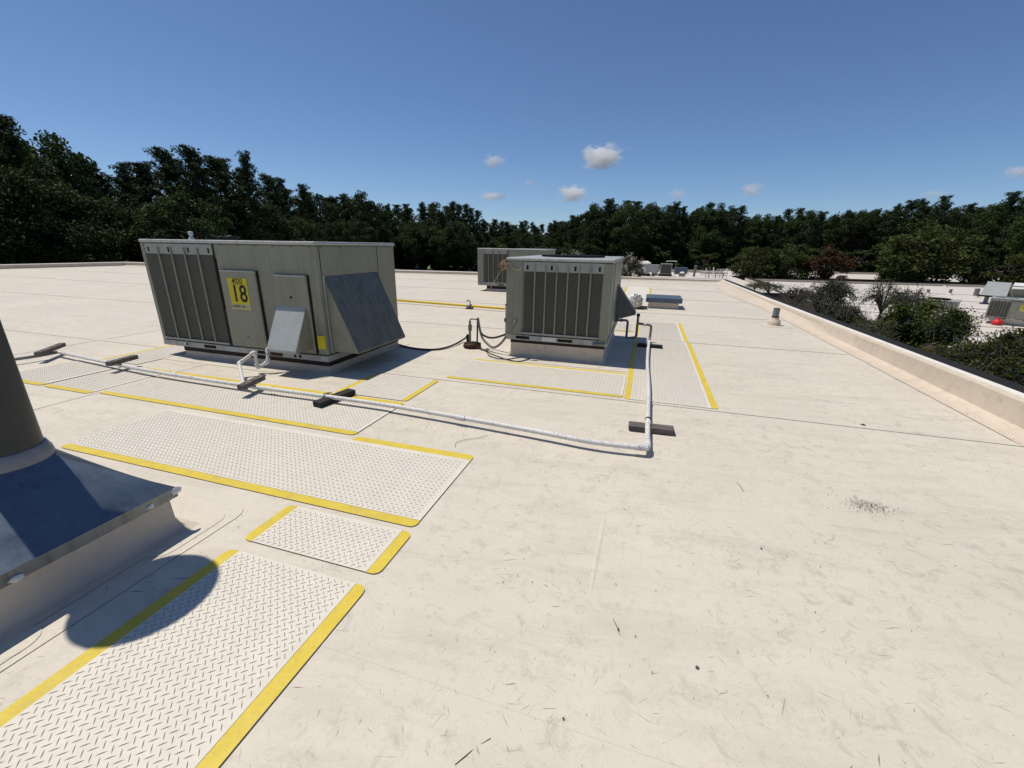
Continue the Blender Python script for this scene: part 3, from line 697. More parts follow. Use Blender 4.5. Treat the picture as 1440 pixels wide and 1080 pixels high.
# ================================================================== WHITE CONDENSATE PIPE, BLOCKS
pz = .078; R_ = .0235
pp = [at(-60, 516, pz), at(40, 502.5, pz), at(82, 495, pz), at(200, 519.5, pz), at(340, 541.5, pz), at(455, 557, pz), at(565, 573, pz), at(740, 604, pz)]
pp = [Vector((p.x, p.y, pz)) for p in pp]
corner = Vector((.165, 3.43, pz)); north = [Vector((.165, 4.2, pz)), Vector((.17, 5.2, pz)), Vector((.15, 6.4, pz)), Vector((.165, 7.55, pz)), Vector((.18, 7.95, pz))]
wp = thing('condensate_pipe', 'dirty white plastic pipe running across the roof and turning toward the middle unit', 'pipe', tuple(corner - Vector((0, 0, pz))))
run1 = smooth_path(pp[2:] + [Vector((-.30, 3.40, pz)), corner], 4)
mesh_obj('pipe_length', MB().tube(smooth_path(pp[:3], 4), R_ * .95, 12), M['pvc_grey'], wp, 60)
mesh_obj('pipe_length', MB().tube(run1, R_, 12), M['pvc'], wp, 60)
mesh_obj('pipe_length', MB().tube(smooth_path([corner] + north, 4), R_, 12), M['pvc'], wp, 60)
mesh_obj('elbow', MB().tube(round_corners([corner + Vector((-.11, -.008, 0)), corner, corner + Vector((0, .12, 0))], .05), R_ * 1.28, 14), M['pvc'], wp, 60)
for c, d in ((Vector((.167, 4.0, pz)), Vector((0, .05, 0))), (Vector((.17, 4.72, pz)), Vector((.0, .03, 0))), (pp[4].lerp(pp[5], .35), (pp[5] - pp[4]).normalized() * .05), (pp[6].lerp(pp[7], .5), (pp[7] - pp[6]).normalized() * .05)):
    mesh_obj('coupling', MB().tube([c - d, c + d], R_ * 1.2, 12), M['pvc'], wp, 60)
mesh_obj('pipe_band', MB().tube([Vector((.167, 4.075, pz)), Vector((.167, 4.095, pz))], R_ * 1.3, 12), M['wire'], wp, 60)
# trap and riser beside the middle unit
tr = thing('condensate_trap', 'dark grey pipe trap with a capped riser beside the hood of the middle unit', 'pipe trap', (.0, 8.0, 0))
g = R_ * .92
mesh_obj('pipe_length', MB().tube(round_corners([(.18, 7.93, pz), (.185, 8.15, pz + .0), (.187, 8.2, .33), (-.055, 8.2, .345)], .05), g, 10), M['pvc_grey'], tr, 60)
mesh_obj('riser', MB().tube([(-.065, 8.2, .10), (-.065, 8.2, .50)], g * 1.1, 10), M['pvc_grey'], tr, 60)
mesh_obj('riser_cap', MB().tube([(-.065, 8.2, .48), (-.065, 8.2, .53)], g * 1.5, 10), M['rubber'], tr, 60)
mesh_obj('coupling', MB().tube([(.05, 8.2, .338), (.09, 8.2, .336)], g * 1.35, 10), M['pvc'], tr, 60)
mesh_obj('pipe_length', MB().tube(round_corners([(-.46, 7.75, .45), (-.23, 7.75, .465), (-.235, 7.95, .10), (-.065, 8.2, .085)], .05), g, 10), M['pvc_grey'], tr, 60)
mesh_obj('coupling', MB().tube([(-.36, 7.75, .457), (-.32, 7.75, .46)], g * 1.35, 10), M['pvc_grey'], tr, 60)
# blocks
def block(label, c, length, rz, mat, h=.058, w=.085, tilt=0.0, straps=True, cat='support block'):
    r = thing('support_block', label, cat, (c[0], c[1], c[2] - h / 2), 'blocks holding the white pipe')
    body = MB().obox(c, (length, w, h), rz, 0, 0, tilt)
    o = mesh_obj('block', body, M[mat], r, bevel=.008)
    d = Vector((cos(rz), sin(rz), 0))
    for s in ((-.3, .3) if straps else ()):
        mesh_obj('nail_head', MB().tube([Vector(c) + d * length * s + Vector((0, 0, h / 2 + s * 0)), Vector(c) + d * length * s + Vector((0, 0, h / 2 + .006))], .008, 8), M['rust'], r)
    return r
def block_px(label, a, b, z, mat, **k):
    p, q = at(*a, z), at(*b, z); d = q - p
    return block(label, (p + q) / 2, d.length, math.atan2(d.y, d.x), mat, **k)
zb_ = pz + R_ + .032
block_px('weathered grey wood block at the bend of the white pipe, leftmost of the blocks', (53, 498), (88, 484.5), zb_, 'wood')
block_px('weathered grey wood block lying on the white pipe, second from the stack', (152, 512), (191, 501.5), zb_, 'wood')
block_px('weathered grey wood block on the pipe below the looped drain of unit 18', (338, 545), (369, 530.5), zb_, 'wood')
block('black rubber block under the white pipe near the right corner of unit 18', (-3.20, 3.66, .042), .50, radians(81), 'rubber', .06, .12, straps=False)
block('dark charred looking wood block under the pipe near its corner', (.20, 3.985, .036), .42, radians(3), 'wood', .055, .12, 0, False)
block('black round edged block under the pipe beside the middle unit', (.19, 7.75, .036), .43, radians(-4), 'rubber', .055, .11, 0, False)
mb = MB().tube([(-3.235, 3.60, pz + .005), (-3.235, 3.60, pz + .04)], .016, 8)
mb.tube([Vector((-3.26, 3.56, .075)), Vector((-3.26, 3.56, pz + .036)), Vector((-3.22, 3.63, pz + .036)), Vector((-3.22, 3.63, .075))], .006, 6)
single('pipe_strap', mb, M['conduit'], 'small metal strap holding the white pipe to the black rubber block', 'strap')
# looped drain of unit 18
dr = thing('drain_trap', 'white painted drain pipe looping out of unit 18 down to the long pipe', 'drain pipe', (-4.95, 4.1, 0))
dz = [(-4.68, 4.475, .235), (-4.78, 4.33, .235), (-4.80, 4.32, .07 + .10), (-4.80, 4.26, .115), (-4.93, 4.21, .100), (-4.98, 4.19, .13), (-4.99, 4.18, .275), (-5.03, 4.13, .285), (-5.22, 3.93, .285), (-5.24, 3.90, .26)]
path = [at_y(400, 490, 4.44), at_y(376, 490.5, 4.30), at_y(377, 509, 4.25), at_y(362, 517, 4.2), at_y(358, 495, 4.16), at_y(336, 511, 4.0)]
end = Vector((path[-1].x + .02, 3.70, .0)); foot = at(342.5, 541, pz)
path = path + [Vector((foot.x, foot.y, pz))]
mesh_obj('pipe_length', MB().tube(round_corners(path, .045), .021, 12), M['pvc'], dr, 60)
for i in range(1, len(path) - 1):
    a = (path[i - 1] - path[i]).normalized() * .055; b = (path[i + 1] - path[i]).normalized() * .055
    mesh_obj('elbow', MB().tube(round_corners([path[i] + a, path[i], path[i] + b], .035), .027, 12), M['pvc'], dr, 60)
mesh_obj('tee', MB().tube([path[-1] - Vector((.06, -.006, 0)), path[-1] + Vector((.06, -.006, 0))], R_ * 1.25, 12), M['pvc'], dr, 60)

# ================================================================== GAS PIPE, CONDUITS, CABLES
gp = thing('gas_pipe', 'yellow painted gas pipe between the unit numbered 18 and the middle unit', 'gas pipe', (-5.0, 10.8, 0))
ga, gb, gc = at(552, 421.6, .085), at(660, 430, .085), at(716, 434.4, .085)
mesh_obj('pipe_length', MB().tube([ga + (ga - gb) * .25, ga, gb, gc, gc + (gc - gb) * .9], .034, 12), M['gas'], gp, 60)
cl = mesh_obj('pipe_clamp', MB().tube([gb + Vector((-.07, 0, 0)), gb + Vector((.07, 0, 0))], .050, 12), M['galv'], gp, 60)
mesh_obj('clamp_foot', MB().box(gb.x - .08, gb.x + .08, gb.y - .10, gb.y + .12, .0075, .035), M['wood'], gp)
mesh_obj('strap_tail', MB().tube(smooth_path([gb + Vector((.03, -.04, -.02)), gb + Vector((.05, -.06, .05)), gb + Vector((.03, -.03, .13)), gb + Vector((-.03, 0, .14)), gb + Vector((-.08, 0, .12))], 4), .014, 8), M['wire'], gp, 60)
sr = thing('gas_riser', 'thin grey gas riser with a black valve on the left side of the middle unit', 'gas riser', (-2.1, 6.5, 0))
ra, rb, rc = at_y(711.5, 430, 6.6), at_y(711.3, 450, 6.6), at_y(711, 476, 6.6)
mesh_obj('pipe_length', MB().tube([ra, rc], .011, 8), M['sealw'], sr, 60)
mesh_obj('valve', MB().tube([rb + Vector((0, 0, -.03)), rb + Vector((0, 0, .03))], .026, 10), M['rubber'], sr, 60)
mesh_obj('top_fitting', MB().tube([ra, ra + Vector((0, 0, .03))], .016, 8), M['conduit'], sr, 60)
pk = thing('pipe_pocket', 'rusty pipe pocket with stub pipes left of the middle unit', 'pipe pocket', (-2.78, 6.62, 0))
rg = random.Random(12)
mb = MB().lathe([(.155, .007), (.165, .03), (.15, .07), (.11, .085), (0, .09)], (-2.76, 6.62, 0), 14)
mb.v = [(-2.76 + (v[0] + 2.76) * rg.uniform(.85, 1.15), 6.62 + (v[1] - 6.62) * rg.uniform(.7, 1.0), v[2] * rg.uniform(.85, 1.2) + .001) for v in mb.v]
mesh_obj('rusty_base', mb, M['rust'], pk)
for (x, y, s) in ((-2.70, 6.58, .07), (-2.84, 6.60, .06), (-2.64, 6.63, .05)):
    mesh_obj('cast_fitting', MB().obox((x, y, .06), (s * 1.4, s * 1.2, .08), rg.uniform(0, 2)), M['rubber'], pk, bevel=.015)
top = at_y(670, 456, 6.6)
mesh_obj('stub_pipe', MB().tube([(-2.80, 6.62, .05), (-2.795, 6.62, .46)], .020, 10), M['pvc_grey'], pk, 60)
mesh_obj('stub_pipe', MB().tube([(-2.66, 6.60, .05), (-2.645, 6.60, .52)], .014, 10), M['wire'], pk, 60)
mesh_obj('stub_pipe', MB().tube([(-2.86, 6.66, .05), (-2.86, 6.66, .22)], .022, 10), M['rubber'], pk, 60)
mesh_obj('stub_cap', MB().tube([(-2.795, 6.62, .30), (-2.795, 6.62, .40)], .032, 10), M['conduit'], pk, 60)
mesh_obj('crossover', MB().tube(round_corners([(-2.795, 6.62, .44), (-2.79, 6.62, .50), (-2.66, 6.60, .505)], .03), .012, 8), M['conduit'], pk, 60)
# flexible conduits: local sag drawn as smooth paths
tp = Vector((-2.64, 6.60, .53))
c1 = smooth_path([tp, at_y(677, 472, 6.58), at_y(686, 484, 6.50), at_y(695, 488.5, 6.42), at_y(706, 481, 6.34), at_y(717, 464, 6.28), at_y(724, 453, 6.25), Vector((-1.905, 6.285, .585))], 6)
c2 = smooth_path([tp, at_y(676, 467, 6.66), at_y(684, 473.5, 6.66), at_y(694, 475, 6.6), at_y(706, 472, 6.5), at_y(716, 468, 6.42), Vector((-1.99, 6.38, .37))], 6)
single('flexible_conduit', MB().tube(c1, .020, 10), M['conduit'], 'grey flexible conduit sagging lowest from the pipe pocket to the middle unit', 'conduit', 'conduits of the middle unit', 70)
single('flexible_conduit', MB().tube(c2, .017, 10), M['wire'], 'darker upper conduit from the pipe pocket into the base of the middle unit', 'conduit', 'conduits of the middle unit', 70)
cb = [at(556, 483, .02), at(575, 488.5, .02), at(600, 491.5, .02), at(622, 490, .02), at(640, 484, .03), at(652, 477, .05), Vector((-2.95, 6.75, .12)), Vector((-2.86, 6.66, .2))]
o = single('power_cable', MB().tube(smooth_path(cb, 5), .016, 8), M['wire'], 'thick black cable curving over the roof from unit 18 to the pipe pocket', 'cable', None, 70)
def roof_wire(label, pts, r, mat='wire'):
    single('thin_wire', MB().tube(smooth_path([at(x, y, r + .0075) for x, y in pts], 5), r, 6), M[mat], label, 'wire', 'thin wires lying on the roof', 70)
roof_wire('thin dark wire looping from the pipe pocket toward the curb of the middle unit', [(676, 491.5), (684, 494), (688, 500), (698, 503.5), (712, 505), (724, 503.5), (733, 502)], .007)
roof_wire('second thin dark wire reaching farthest along the curb of the middle unit', [(674, 491), (683, 492.5), (690, 497), (700, 501), (713, 505.5), (728, 508), (738, 506.5), (746, 504)], .007)

# rope at the corner of the middle unit
rp = thing('rope', 'tangled tan rope hanging at the top left corner of the middle unit', 'rope', (-2.06, 6.24, 1.3))
rg = random.Random(31); cen = at_y(708, 373, 6.22); pts = []
for i in range(34):
    a = i * 1.9 + rg.uniform(-.4, .4); rr = rg.uniform(.03, .085)
    pts.append(cen + Vector((cos(a) * rr * .8, rg.uniform(-.03, .02), sin(a) * rr)))
mesh_obj('coil_of_rope', MB().tube(smooth_path(pts, 4), .0042, 6), M['rope'], rp, 70)
mesh_obj('hanging_end', MB().tube(smooth_path([cen + Vector((-.02, 0, -.05)), at_y(700, 388, 6.22), at_y(690, 405, 6.22), at_y(689, 408, 6.22)], 4), .0045, 6), M['rope'], rp, 70)
mesh_obj('knotted_loop', MB().tube(smooth_path([cen + Vector((.03, 0, .02)), at_y(717, 370.5, 6.25), at_y(722, 378, 6.25), at_y(729, 380, 6.25), at_y(735, 375, 6.25)], 5), .0055, 6), M['rope'], rp, 70)
ck = at(690, 406, .02)
single('wood_scrap', MB().obox((ck.x, ck.y, .03), (.32, .12, .05), .1), M['wood'], 'small dark wood scrap on the roof in front of the farther unit', 'wood scrap')

# low hatch, crumpled bag, vent ---------------------------------------
hb = thing('roof_hatch', 'low tan box with a blue grey metal lid on the far part of the roof', 'roof hatch', (.56, 13.7, 0))
mb = MB(); n0 = 13.2
for i, (a, b) in enumerate(((.145, .42), (.424, .70), (.704, .985))): mb.box(a, b, n0, 14.0, .004, .172)
mesh_obj('curb_face', mb, M['flash'], hb)
mesh_obj('lid', MB().box(.062, 1.07, 13.12, 14.1, .174, .315), M['capblue'], hb, bevel=.02)
rg = random.Random(77); mb = MB(); n, kk = 26, 12; vs = []
for i in range(kk + 1):
    t = i / kk; y = 12.72 + .30 * t; rad = .205 * (math.sin(pi * (.08 + .84 * t)) ** .35)
    for j in range(n):
        a = 2 * pi * j / n; r = rad * (1 + .10 * sin(a * 9 + i * .7) + rg.uniform(-.08, .08)) * (.55 if i in (0, kk) else 1)
        vs.append((-.205 + r * cos(a) * .86, y + rg.uniform(-.012, .012), max(.012, .212 + r * sin(a))))
fs = [(i * n + j, i * n + (j + 1) % n, (i + 1) * n + (j + 1) % n, (i + 1) * n + j) for i in range(kk) for j in range(n)] + [tuple(range(n))[::-1], tuple(kk * n + j for j in range(n))]
single('plastic_bundle', mb.add(vs, fs), M['bag'], 'crumpled silvery bundle standing beside the low hatch behind the middle unit', 'bundle')
single('wood_scrap', MB().obox((-.02, 12.86, .05), (.28, .12, .08), -.1), M['wood'], 'short dark block lying at the foot of the silvery bundle', 'wood block')
vt = thing('vent_pipe', 'grey vent pipe in a tan rubber boot standing near the right parapet', 'vent pipe', (3.0, 11.3, 0))
mesh_obj('boot', MB().lathe([(.150, .007), (.136, .012), (.132, .085), (.125, .095), (.078, .165), (.072, .185)], (3.0, 11.3, 0), 24), M['flash'], vt, 35)
mesh_obj('clamp_band', MB().lathe([(.074, .186), (.078, .188), (.078, .212), (.072, .214)], (3.0, 11.3, 0), 24), M['rust'], vt, 35)
mesh_obj('pipe', MB().lathe([(.069, .18), (.069, .402), (.060, .402), (.060, .25), (0, .25)], (3.0, 11.3, 0), 24), M['pvc_grey'], vt, 35)

# ================================================================== LOWER ROOF EQUIPMENT
def eq(name, label, cat, c, group=None): return thing(name, label, cat, c, group)
b0 = at(905.5, 388, ZL); k = b0.y / 82.0
fh = eq('exhaust_fan', 'tall grey fan housing with a pale peaked hood on the roof beyond the far parapet', 'exhaust fan', tuple(b0))
x0, y0 = b0.x - .9, b0.y
mesh_obj('fan_curb', MB().box(x0 - .2, x0 + 2.0, y0, y0 + 2.0, ZL, ZL + .35), M['nailer'], fh)
mesh_obj('housing', MB().box(x0, x0 + 1.75, y0 + .05, y0 + 1.9, ZL + .352, ZL + 2.0), M['galv'], fh, bevel=.04)
mesh_obj('louvre', MB().box(x0 + .2, x0 + 1.1, y0 + .02, y0 + .048, ZL + .7, ZL + 1.6), M['sealw'], fh)
mb = MB().add([(x0 - .15, y0 - .2, ZL + 2.15), (x0 + 1.9, y0 - .2, ZL + 2.25), (x0 + 1.9, y0 + 2, ZL + 2.25), (x0 - .15, y0 + 2, ZL + 2.15), (x0 + .2, y0 - .1, ZL + 2.01), (x0 + 1.5, y0 - .1, ZL + 2.01), (x0 + 1.5, y0 + 1.9, ZL + 2.01), (x0 + .2, y0 + 1.9, ZL + 2.01), (x0 + .3, y0 + .2, ZL + 2.55), (x0 + 1.3, y0 + .2, ZL + 2.6), (x0 + 1.3, y0 + 1.6, ZL + 2.6), (x0 + .3, y0 + 1.6, ZL + 2.55)],
              [(0, 4, 5, 1), (1, 5, 6, 2), (2, 6, 7, 3), (3, 7, 4, 0), (0, 1, 9, 8), (1, 2, 10, 9), (2, 3, 11, 10), (3, 0, 8, 11), (8, 9, 10, 11)])
mesh_obj('peaked_hood', mb, M['sealw'], fh)
b1 = at(935.5, 388.5, ZL)
cu = eq('condenser', 'dark square condenser seen against the wood beyond the far parapet', 'condenser', tuple(b1))
mesh_obj('stand', MB().box(b1.x - 1.25, b1.x + 1.1, b1.y, b1.y + 1.4, ZL, ZL + .35), M['nailer'], cu)
mesh_obj('cabinet', MB().box(b1.x - 1.0, b1.x + 1.0, b1.y + .05, b1.y + 1.3, ZL + .352, ZL + 2.2), M['rtu_light'], cu, bevel=.05)
mesh_obj('coil', MB().box(b1.x - .85, b1.x + .85, b1.y + .02, b1.y + .048, ZL + .5, ZL + 2.05), M['coil'], cu)
single('white_bulkhead', MB().box(b1.x - 3.1, b1.x - 1.15, b1.y + 1.8, b1.y + 2.4, ZL + .5, ZL + 1.9), M['sealw'], 'white panelled box between the fan housing and the dark condenser', 'bulkhead', bevel=.03)
single('timber_stack', MB().box(b1.x - 2.4, b1.x - 1.35, b1.y + .3, b1.y + 1.0, ZL, ZL + .55), M['rope'], 'small pile of tan timber between the fan housing and the dark condenser', 'timber')
b2 = at(944, 386, ZL)
fr = eq('pipe_stand', 'thin pipe frame standing right of the dark condenser', 'pipe frame', tuple(b2))
mesh_obj('post', MB().tube([(b2.x + .65, b2.y, ZL), (b2.x + .65, b2.y, ZL + 2.45)], .06, 6), M['conduit'], fr)
mesh_obj('post', MB().tube([(b2.x - 1.1, b2.y + .4, ZL), (b2.x - 1.1, b2.y + .4, ZL + 2.4)], .05, 6), M['conduit'], fr)
mesh_obj('crossbar', MB().tube([(b2.x - 1.2, b2.y + .4, ZL + 2.46), (b2.x + .75, b2.y, ZL + 2.5)], .07, 6), M['sealw'], fr)
b3 = at(957, 385.5, ZL)
dk = eq('dark_unit', 'wide dark blue low box right of the pipe frame', 'duct box', tuple(b3))
mesh_obj('casing', MB().box(b3.x - 1.25, b3.x + 1.2, b3.y, b3.y + 1.5, ZL + .15, ZL + 1.25), M['capblue'], dk, bevel=.04)
mesh_obj('stand', MB().box(b3.x - 1.0, b3.x + 1.0, b3.y + .2, b3.y + 1.3, ZL, ZL + .149), M['nailer'], dk)
b4 = at(959, 389, ZL)
sv = eq('mushroom_vent', 'small vent with a shiny white top in front of the dark blue box', 'roof vent', tuple(b4))
mesh_obj('base', MB().box(b4.x - .55, b4.x + .5, b4.y, b4.y + .9, ZL, ZL + .55), M['rtu'], sv)
mesh_obj('dome', MB().lathe([(.42, .56), (.45, .62), (.3, .8), (0, .88)], (b4.x, b4.y + .4, ZL), 12), M['sealw'], sv, 40)
b5 = at(975.5, 389, ZL)
ps = eq('flue_stack', 'slim grey flue standing alone right of the dark blue box', 'flue', tuple(b5))
mesh_obj('flue_pipe', MB().tube([(b5.x, b5.y, ZL), (b5.x + .1, b5.y, ZL + 1.75)], .2, 8), M['conduit'], ps, 40)
mesh_obj('flue_cap', MB().tube([(b5.x + .1, b5.y, ZL + 1.76), (b5.x + .14, b5.y, ZL + 2.0)], .27, 8), M['conduit'], ps, 40)
b6 = at(1006, 391, ZL)
sc = eq('pipe_rack', 'cluttered pale pipe rack near the end of the far parapet', 'pipe rack', tuple(b6))
rg = random.Random(5)
for i in range(7): mesh_obj('rack_post', MB().tube([(b6.x - 1.6 + i * .55, b6.y + rg.uniform(-.5, .8), ZL), (b6.x - 1.6 + i * .55, b6.y + rg.uniform(-.5, .8), ZL + rg.uniform(.7, 1.9))], .09, 6), M['conduit' if i % 2 else 'sealw'], sc)
for i in range(3): mesh_obj('rack_rail', MB().tube([(b6.x - 2.6, b6.y + .1 * i, ZL + .4 + .3 * i), (b6.x + 1.9, b6.y + .3, ZL + .45 + .3 * i)], .07, 6), M['rope' if i == 1 else 'sealw'], sc)
# right lower roof (its equipment stands at an angle to our roof)
def turned(mb, c, a):
    ca, sa = cos(a), sin(a); mb.v = [(c[0] + (x - c[0]) * ca - (y - c[1]) * sa, c[1] + (x - c[0]) * sa + (y - c[1]) * ca, z) for x, y, z in mb.v]; return mb
TA, TC = radians(-33), (32.5, 55.2)
du = eq('duct_housing', 'big pale metal housing with a sloping front on the lower roof at the right edge', 'duct housing', (34.2, 55.5, ZL))
mb = MB().add([(32.35, 54.9, -2.30), (34.15, 54.9, -2.30), (34.15, 57, -2.30), (32.35, 57, -2.30), (32.55, 55.5, -1.05), (34.15, 55.5, -1.08), (34.15, 57, -1.08), (32.55, 57, -1.05)], [(0, 1, 5, 4), (1, 2, 6, 5), (2, 3, 7, 6), (3, 0, 4, 7), (4, 5, 6, 7), (3, 2, 1, 0)])
mesh_obj('sloping_front', turned(mb, TC, TA), M['galv'], du)
mesh_obj('side_box', turned(MB().box(34.16, 36.6, 55.4, 57, -2.35, -1.30), TC, TA), M['rtu'], du)
mb = MB().add([(34.3, 54.9, -1.50), (37, 54.9, -1.42), (37, 57, -1.05), (34.3, 57, -1.05), (34.3, 54.9, -1.58), (37, 54.9, -1.5), (37, 57, -1.15), (34.3, 57, -1.15)], [(0, 1, 2, 3), (7, 6, 5, 4), (0, 4, 5, 1), (1, 5, 6, 2), (2, 6, 7, 3), (3, 7, 4, 0)])
mesh_obj('white_canopy', turned(mb, TC, TA), M['sealw'], du)
mesh_obj('skid', turned(MB().box(32.2, 37, 55.0, 57.1, -2.46, -2.36), TC, TA), M['nailer'], du)
for lx in (32.7, 36.3): mesh_obj('leg', turned(MB().box(lx, lx + .3, 55.5, 56.8, ZL, -2.47), TC, TA), M['conduit'], du)
CC = (23.5, 47.2)
cn = eq('condenser', 'grey louvred condenser half hidden by the courtyard bush on the lower roof', 'condenser', (24.7, 47.8, ZL))
mesh_obj('cabinet', turned(MB().box(23.4, 26.0, 47, 49, ZL + .1, -2.32), CC, TA), M['rtu'], cn, bevel=.03)
for i in range(14): mesh_obj('louvre_fin', turned(MB().box(23.5 + i * .175, 23.57 + i * .175, 46.94, 46.998, ZL + .18, -2.42), CC, TA), M['rtu_light'], cn)
mesh_obj('top_pan', turned(MB().box(23.35, 26.05, 46.93, 49.05, -2.318, -2.25), CC, TA), M['cap'], cn, bevel=.02)
mesh_obj('fan_ring', turned(MB().lathe([(.7, 0), (.75, .0), (.75, .10), (.66, .10), (.60, .04), (0, .03)], (24.7, 48.0, -2.248), 24), CC, TA), M['fan'], cn, 40)
rb = at(1402, 461, ZL); rg = random.Random(8)
mb = MB().lathe([(.0, 0), (.26, .01), (.31, .14), (.27, .28), (.15, .38), (.05, .43), (.09, .49), (0, .50)], (0, 0, 0), 14)
mb.v = [(24.35 + v[0] * rg.uniform(.85, 1.15), 39.0 + v[1] * rg.uniform(.85, 1.1), ZL + .003 + v[2] * rg.uniform(.9, 1.08)) for v in mb.v]
single('red_bag', mb, M['red'], 'bright red bag lying at the left foot of the unit on the lower roof', 'bag', smooth=80)
for i, (px, py, h) in enumerate(((1371, 418, 1.0), (1288, 404, .55), (1304, 414, .6), (1335, 415, .7), (1329, 404, .5))):
    p = at(px, py, ZL)
    lab = ['dark vent pipe left of the sheet metal housing on the lower roof', 'tiny vent near the far wall of the lower roof, leftmost of the tiny vents', 'tiny vent on the lower roof above the louvred condenser', 'short vent right of the louvred condenser on the lower roof', 'tiny vent close to the far wall right of the other tiny vents'][i]
    v = thing('roof_vent', lab, 'roof vent', tuple(p), 'small vents on the lower roof')
    mesh_obj('vent_tube', MB().tube([p, p + Vector((0, 0, h))], .15 if i else .24, 8), M['conduit'], v, 40)
    mesh_obj('vent_boot', MB().lathe([(.34, 0), (.30, .1), (.17, .25)], tuple(p), 10), M['roof_far'], v, 40)
# lap lines on the lower roof
for i, (y, x0, x1) in enumerate(((33, 16, 40), (37.5, 16, 45), (43, 16, 52), (49.5, 16, 58), (57, 16, 62), (66, 16, 66))):
    strip_patch('membrane_patch', [(x0, y), (x1, y + .4), (x1, y + .55), (x0, y + .13)], ZL + .004, bpy.data.objects['lower_roof'], 'roof_far', .03)

# ================================================================== PERSON (far, beyond the parapet)
def person(label, base, scale=1.0, lean=.35):
    r = thing('person', label, 'person', tuple(base))
    J = {'pel': (0, 0, .95), 'wst': (0, .03, 1.08), 'chs': (0, -.10, 1.32), 'nek': (0, -.20, 1.47), 'hed': (0, -.28, 1.60), 'top': (0, -.31, 1.74),
         'shl': (-.19, -.12, 1.38), 'ell': (-.26, -.22, 1.12), 'wrl': (-.22, -.42, .95), 'hnl': (-.21, -.49, .90), 'shr': (.19, -.12, 1.38), 'elr': (.26, -.22, 1.12), 'wrr': (.22, -.42, .95), 'hnr': (.21, -.49, .90),
         'hpl': (-.10, 0, .90), 'knl': (-.11, -.06, .50), 'anl': (-.11, .02, .08), 'tol': (-.12, -.15, .03), 'hpr': (.10, 0, .90), 'knr': (.11, .04, .50), 'anr': (.11, .08, .08), 'tor': (.12, -.10, .03)}
    rad = {'pel': .15, 'wst': .14, 'chs': .17, 'nek': .06, 'hed': .10, 'top': .07, 'shl': .075, 'ell': .05, 'wrl': .035, 'hnl': .035, 'shr': .075, 'elr': .05, 'wrr': .035, 'hnr': .035, 'hpl': .10, 'knl': .065, 'anl': .045, 'tol': .04, 'hpr': .10, 'knr': .065, 'anr': .045, 'tor': .04}
    E_ = [('pel', 'wst'), ('wst', 'chs'), ('chs', 'nek'), ('nek', 'hed'), ('hed', 'top'), ('chs', 'shl'), ('shl', 'ell'), ('ell', 'wrl'), ('wrl', 'hnl'), ('chs', 'shr'), ('shr', 'elr'), ('elr', 'wrr'), ('wrr', 'hnr'), ('pel', 'hpl'), ('hpl', 'knl'), ('knl', 'anl'), ('anl', 'tol'), ('pel', 'hpr'), ('hpr', 'knr'), ('knr', 'anr'), ('anr', 'tor')]
    ks = list(J)
    def skin(name, keys, mat, grow=0.0):
        kk = [q for q in ks if q in keys]; me = bpy.data.meshes.new(name)
        me.from_pydata([J[q] for q in kk], [(kk.index(a), kk.index(b)) for a, b in E_ if a in keys and b in keys], [])
        o = bpy.data.objects.new(name, me); COL.objects.link(o); o.parent = r; me.materials.append(mat)
        md = o.modifiers.new('skin', 'SKIN'); md.use_smooth_shade = True
        lay = me.skin_vertices[0] if me.skin_vertices else None
        if lay is None:
            import bmesh
            bm_ = bmesh.new(); bm_.from_mesh(me); bm_.verts.layers.skin.verify(); bm_.to_mesh(me); bm_.free(); lay = me.skin_vertices[0]
        for i, q in enumerate(kk): lay.data[i].radius = (rad[q] + grow, rad[q] + grow); lay.data[i].use_root = (i == 0)
        sb = o.modifiers.new('sub', 'SUBSURF'); sb.levels = 1; sb.render_levels = 2
        return o
    skin('body', set(ks), M['skin'])
    skin('shirt', {'pel', 'wst', 'chs', 'shl', 'ell', 'shr', 'elr'}, M['lime'], .018)
    skin('trousers', {'pel', 'hpl', 'knl', 'anl', 'hpr', 'knr', 'anr'}, M['trousers'], .016)
    mesh_obj('hair', MB().lathe([(.10, -.02), (.112, .04), (.09, .10), (0, .125)], (0, -.29, 1.63), 12), M['hair'], r, 60, origin=(0, 0, 0))
    r.scale = (scale,) * 3
    return r
pb = at(602.5, 379, -2.25)
person('person in a pale lime shirt bending forward beyond the far parapet', (pb.x, pb.y, ZL), 1.0).rotation_euler = (0, 0, 2.2)

# ================================================================== TREES
def leaf_mesh(name, verts, quads, mat, extra=None):
    me = bpy.data.meshes.new(name); nv = len(verts)
    me.vertices.add(nv); me.vertices.foreach_set('co', np.asarray(verts, np.float32).ravel())
    nf = len(quads); me.loops.add(nf * 4); me.polygons.add(nf)
    me.loops.foreach_set('vertex_index', np.asarray(quads, np.int32).ravel())
    me.polygons.foreach_set('loop_start', np.arange(0, nf * 4, 4, dtype=np.int32))
    me.materials.append(mat)
    me.update(calc_edges=True); me.validate(); return me
def leaf_cards(rs, centres, sizes, aspect, up=.3, out=None):
    n = len(centres); nrm = rs.normal(size=(n, 3)); nrm[:, 2] = np.abs(nrm[:, 2]) + up
    nrm /= np.linalg.norm(nrm, axis=1)[:, None]
    t = rs.normal(size=(n, 3)); t -= nrm * (t * nrm).sum(1)[:, None]; t /= np.linalg.norm(t, axis=1)[:, None]
    b = np.cross(nrm, t); s = sizes[:, None]; bend = nrm * s * .18
    v = np.stack([centres - t * s, centres - b * s * aspect + bend, centres + t * s, centres + b * s * aspect + bend], 1).reshape(-1, 3)
    return v, np.arange(n * 4).reshape(n, 4)
